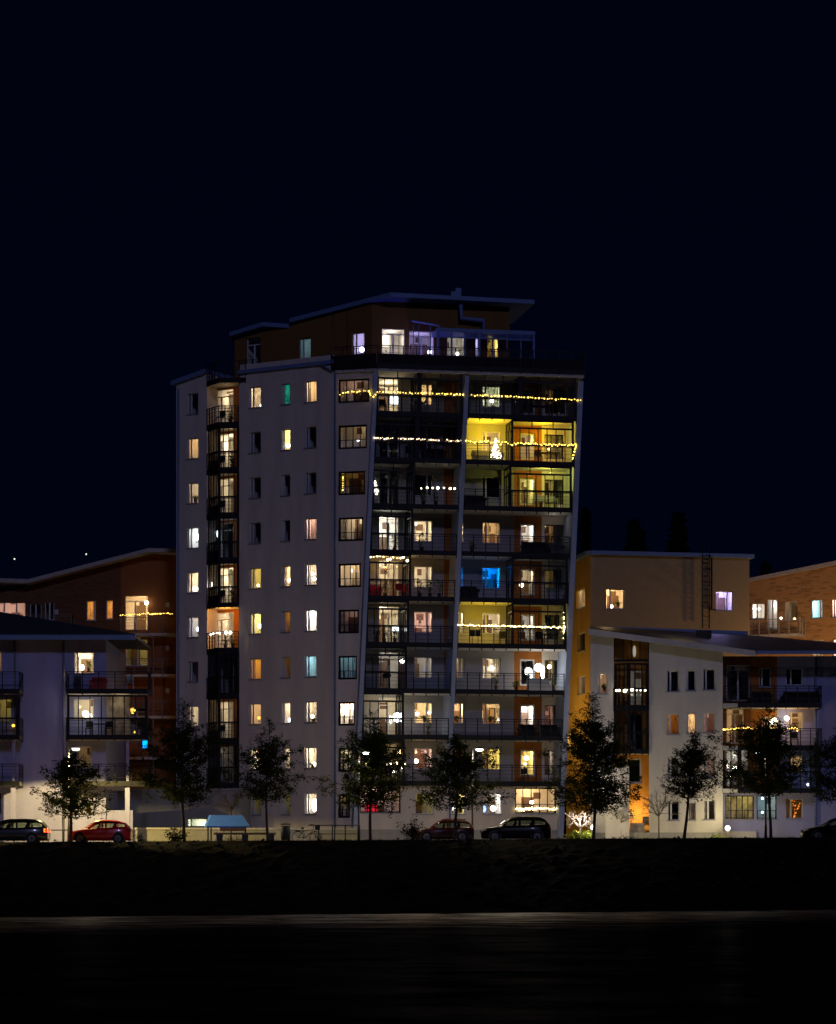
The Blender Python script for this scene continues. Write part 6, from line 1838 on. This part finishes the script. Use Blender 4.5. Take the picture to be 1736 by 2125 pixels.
# plants on window sills
for F, c, u, v, d, h, l, sd in ((L, 3, 255, 330, -.38, .42, 'green pot plant in the third window down of the leftmost column', 71), (L, 5, 1232, 608, -.38, .3, 'leafy pot plant beside the round lamp in the eighth window by the downpipe', 72), (L, 5, 1225, 978, -.38, .3, 'leafy pot plant in the ninth window by the downpipe', 73),
        (B, 6, 630, 452, -.38, .35, 'green plant on the sill of the lamp lit window eighth from the top', 74), (B, 6, 1045, 455, -.38, .36, 'green plant under the dark picture eighth from the top', 75), (B, 6, 830, 452, -.38, .34, 'green plant in the small window beside the middle fin', 76),
        (LW, 7, 770, 1170, -.38, .75, 'tall green plant in the top window of the low white block', 77), (LW, 8, 765, 975, -.38, .55, 'yellow green plant in the ground floor window behind the spreading tree', 78), (YF, 11, 412, 426, -.38, .4, 'dark spiky plant in the warm window of the yellow block', 79), (GG, 6, 855, 1030, -.38, .45, 'green plant in the small ground floor window behind the tree trunk', 80),
        (PF, 2, 385, 470, -.5, .9, 'big yellow green fern hanging inside the penthouse door', 81), (PF, 2, 1065, 500, .6, 1.5, 'big bright green fern on a white stand in the conservatory', 82), (RW, 11, 332, 935, -.38, .45, 'leafy plant in the lit corner window of the white block', 83)):
    uu, zz = F.uz(*q(c, u, v), d)
    if sd == 82: zz = 32.57
    if sd == 81: zz = 32.57; h = 2.0
    plant(F, q(c, u, v)[0], 1, d, h, l, sd, zf=zz, w_=.28)
# framed picture in the window with the plant
def picture(F, c, u0, v0, u1, v1, d, label, col):
    a = F.rect(c, u0, v0, u1, v1, d); m = MB(); m.fbox(F, a[0], a[1], a[2], a[3], d, d + .03)
    m.mi = 1; w_, h_ = a[1] - a[0], a[3] - a[2]; m.fbox(F, a[0] + w_ * .15, a[1] - w_ * .15, a[2] + h_ * .12, a[3] - h_ * .12, d + .028, d + .035)
    o = m.build('framed_picture', [DARKP, plain('print_' + label[:6], col, .8)]); tag(rehome(o, F.pt(a[0], a[2], d)), label, 'picture')
# framed pictures hang on the rear room walls
picture(B, 6, 1038, 366, 1074, 432, -2.78, 'dark framed picture in the warm window eighth from the top', (.35, .26, .18))
picture(B, 4, 592, 970, 608, 1016, -2.78, 'small patterned picture in the pink window sixth from the top', (.12, .1, .1))
picture(B, 4, 1048, 704, 1082, 745, -2.78, 'small framed picture in the blue window', (.3, .4, .6))
picture(L, 1, 1208, 962, 1238, 1004, -2.78, 'dark small picture in the orange top window by the downpipe', (.2, .1, .05))
# ladder of distant house lights on the wooded hill
for dx, dy, l in ((30, 1160, 'lower tiny distant house light on the dark hill'), (179, 1150, 'upper tiny distant house light on the dark hill beside the tower')):
    p = P(dx, dy, 388); X = p.x
    t = thing('distant_lamp', l, 'lamp', (p.x, p.y, 3))
    m = MB(); m.tube([(p.x, p.y, 3), (p.x, p.y, p.z - .2)], .06, 5); m.build('pole', DARKP, t)
    m = MB(); m.ball(p, .11, 8); m.build('bulb', emit('far_lamp', (.8, 1, .85), 1.2), t)
# conifers on the skyline
for k, (dx, top, w_, l) in enumerate(((1318, 1082, 120, 'dark broad conifer on the skyline above the yellow block'), (1408, 1066, 120, 'dark tall conifer on the skyline above the yellow block'), (1216, 1060, 26, 'dark thin conifer on the skyline behind the leaning fin'), (1590, 1172, 36, 'small dark conifer on the skyline above the orange brick block'))):
    Y = 330 + 8 * k; s = K * Y; rng = random.Random(90 + k)
    X = (dx - CX) * s; z1 = zdy(top, Y); z0 = 4.0
    t = thing('skyline_tree', l, 'tree', (X, Y, z0))
    m = MB(); m.tube([(X, Y, z0), (X, Y, z1 - .3)], .3, 6, r2=.05); m.build('trunk', BARK, t)
    m = MB()
    for j in range(1500):
        f = rng.random() ** .8; rr = w_ * s * .5 * (1 - f) ** .5 * rng.uniform(.3, 1.05); a = rng.uniform(0, 6.28)
        leaf(m, Vector((X + rr * math.cos(a), Y + rr * math.sin(a), z0 + 3 + (z1 - z0 - 3) * f)), rng.uniform(.5, 1.0), rng)
    m.build('crown', plain('conifer_needles', (.006, .009, .006), 1, spec=0), t, recalc=False)
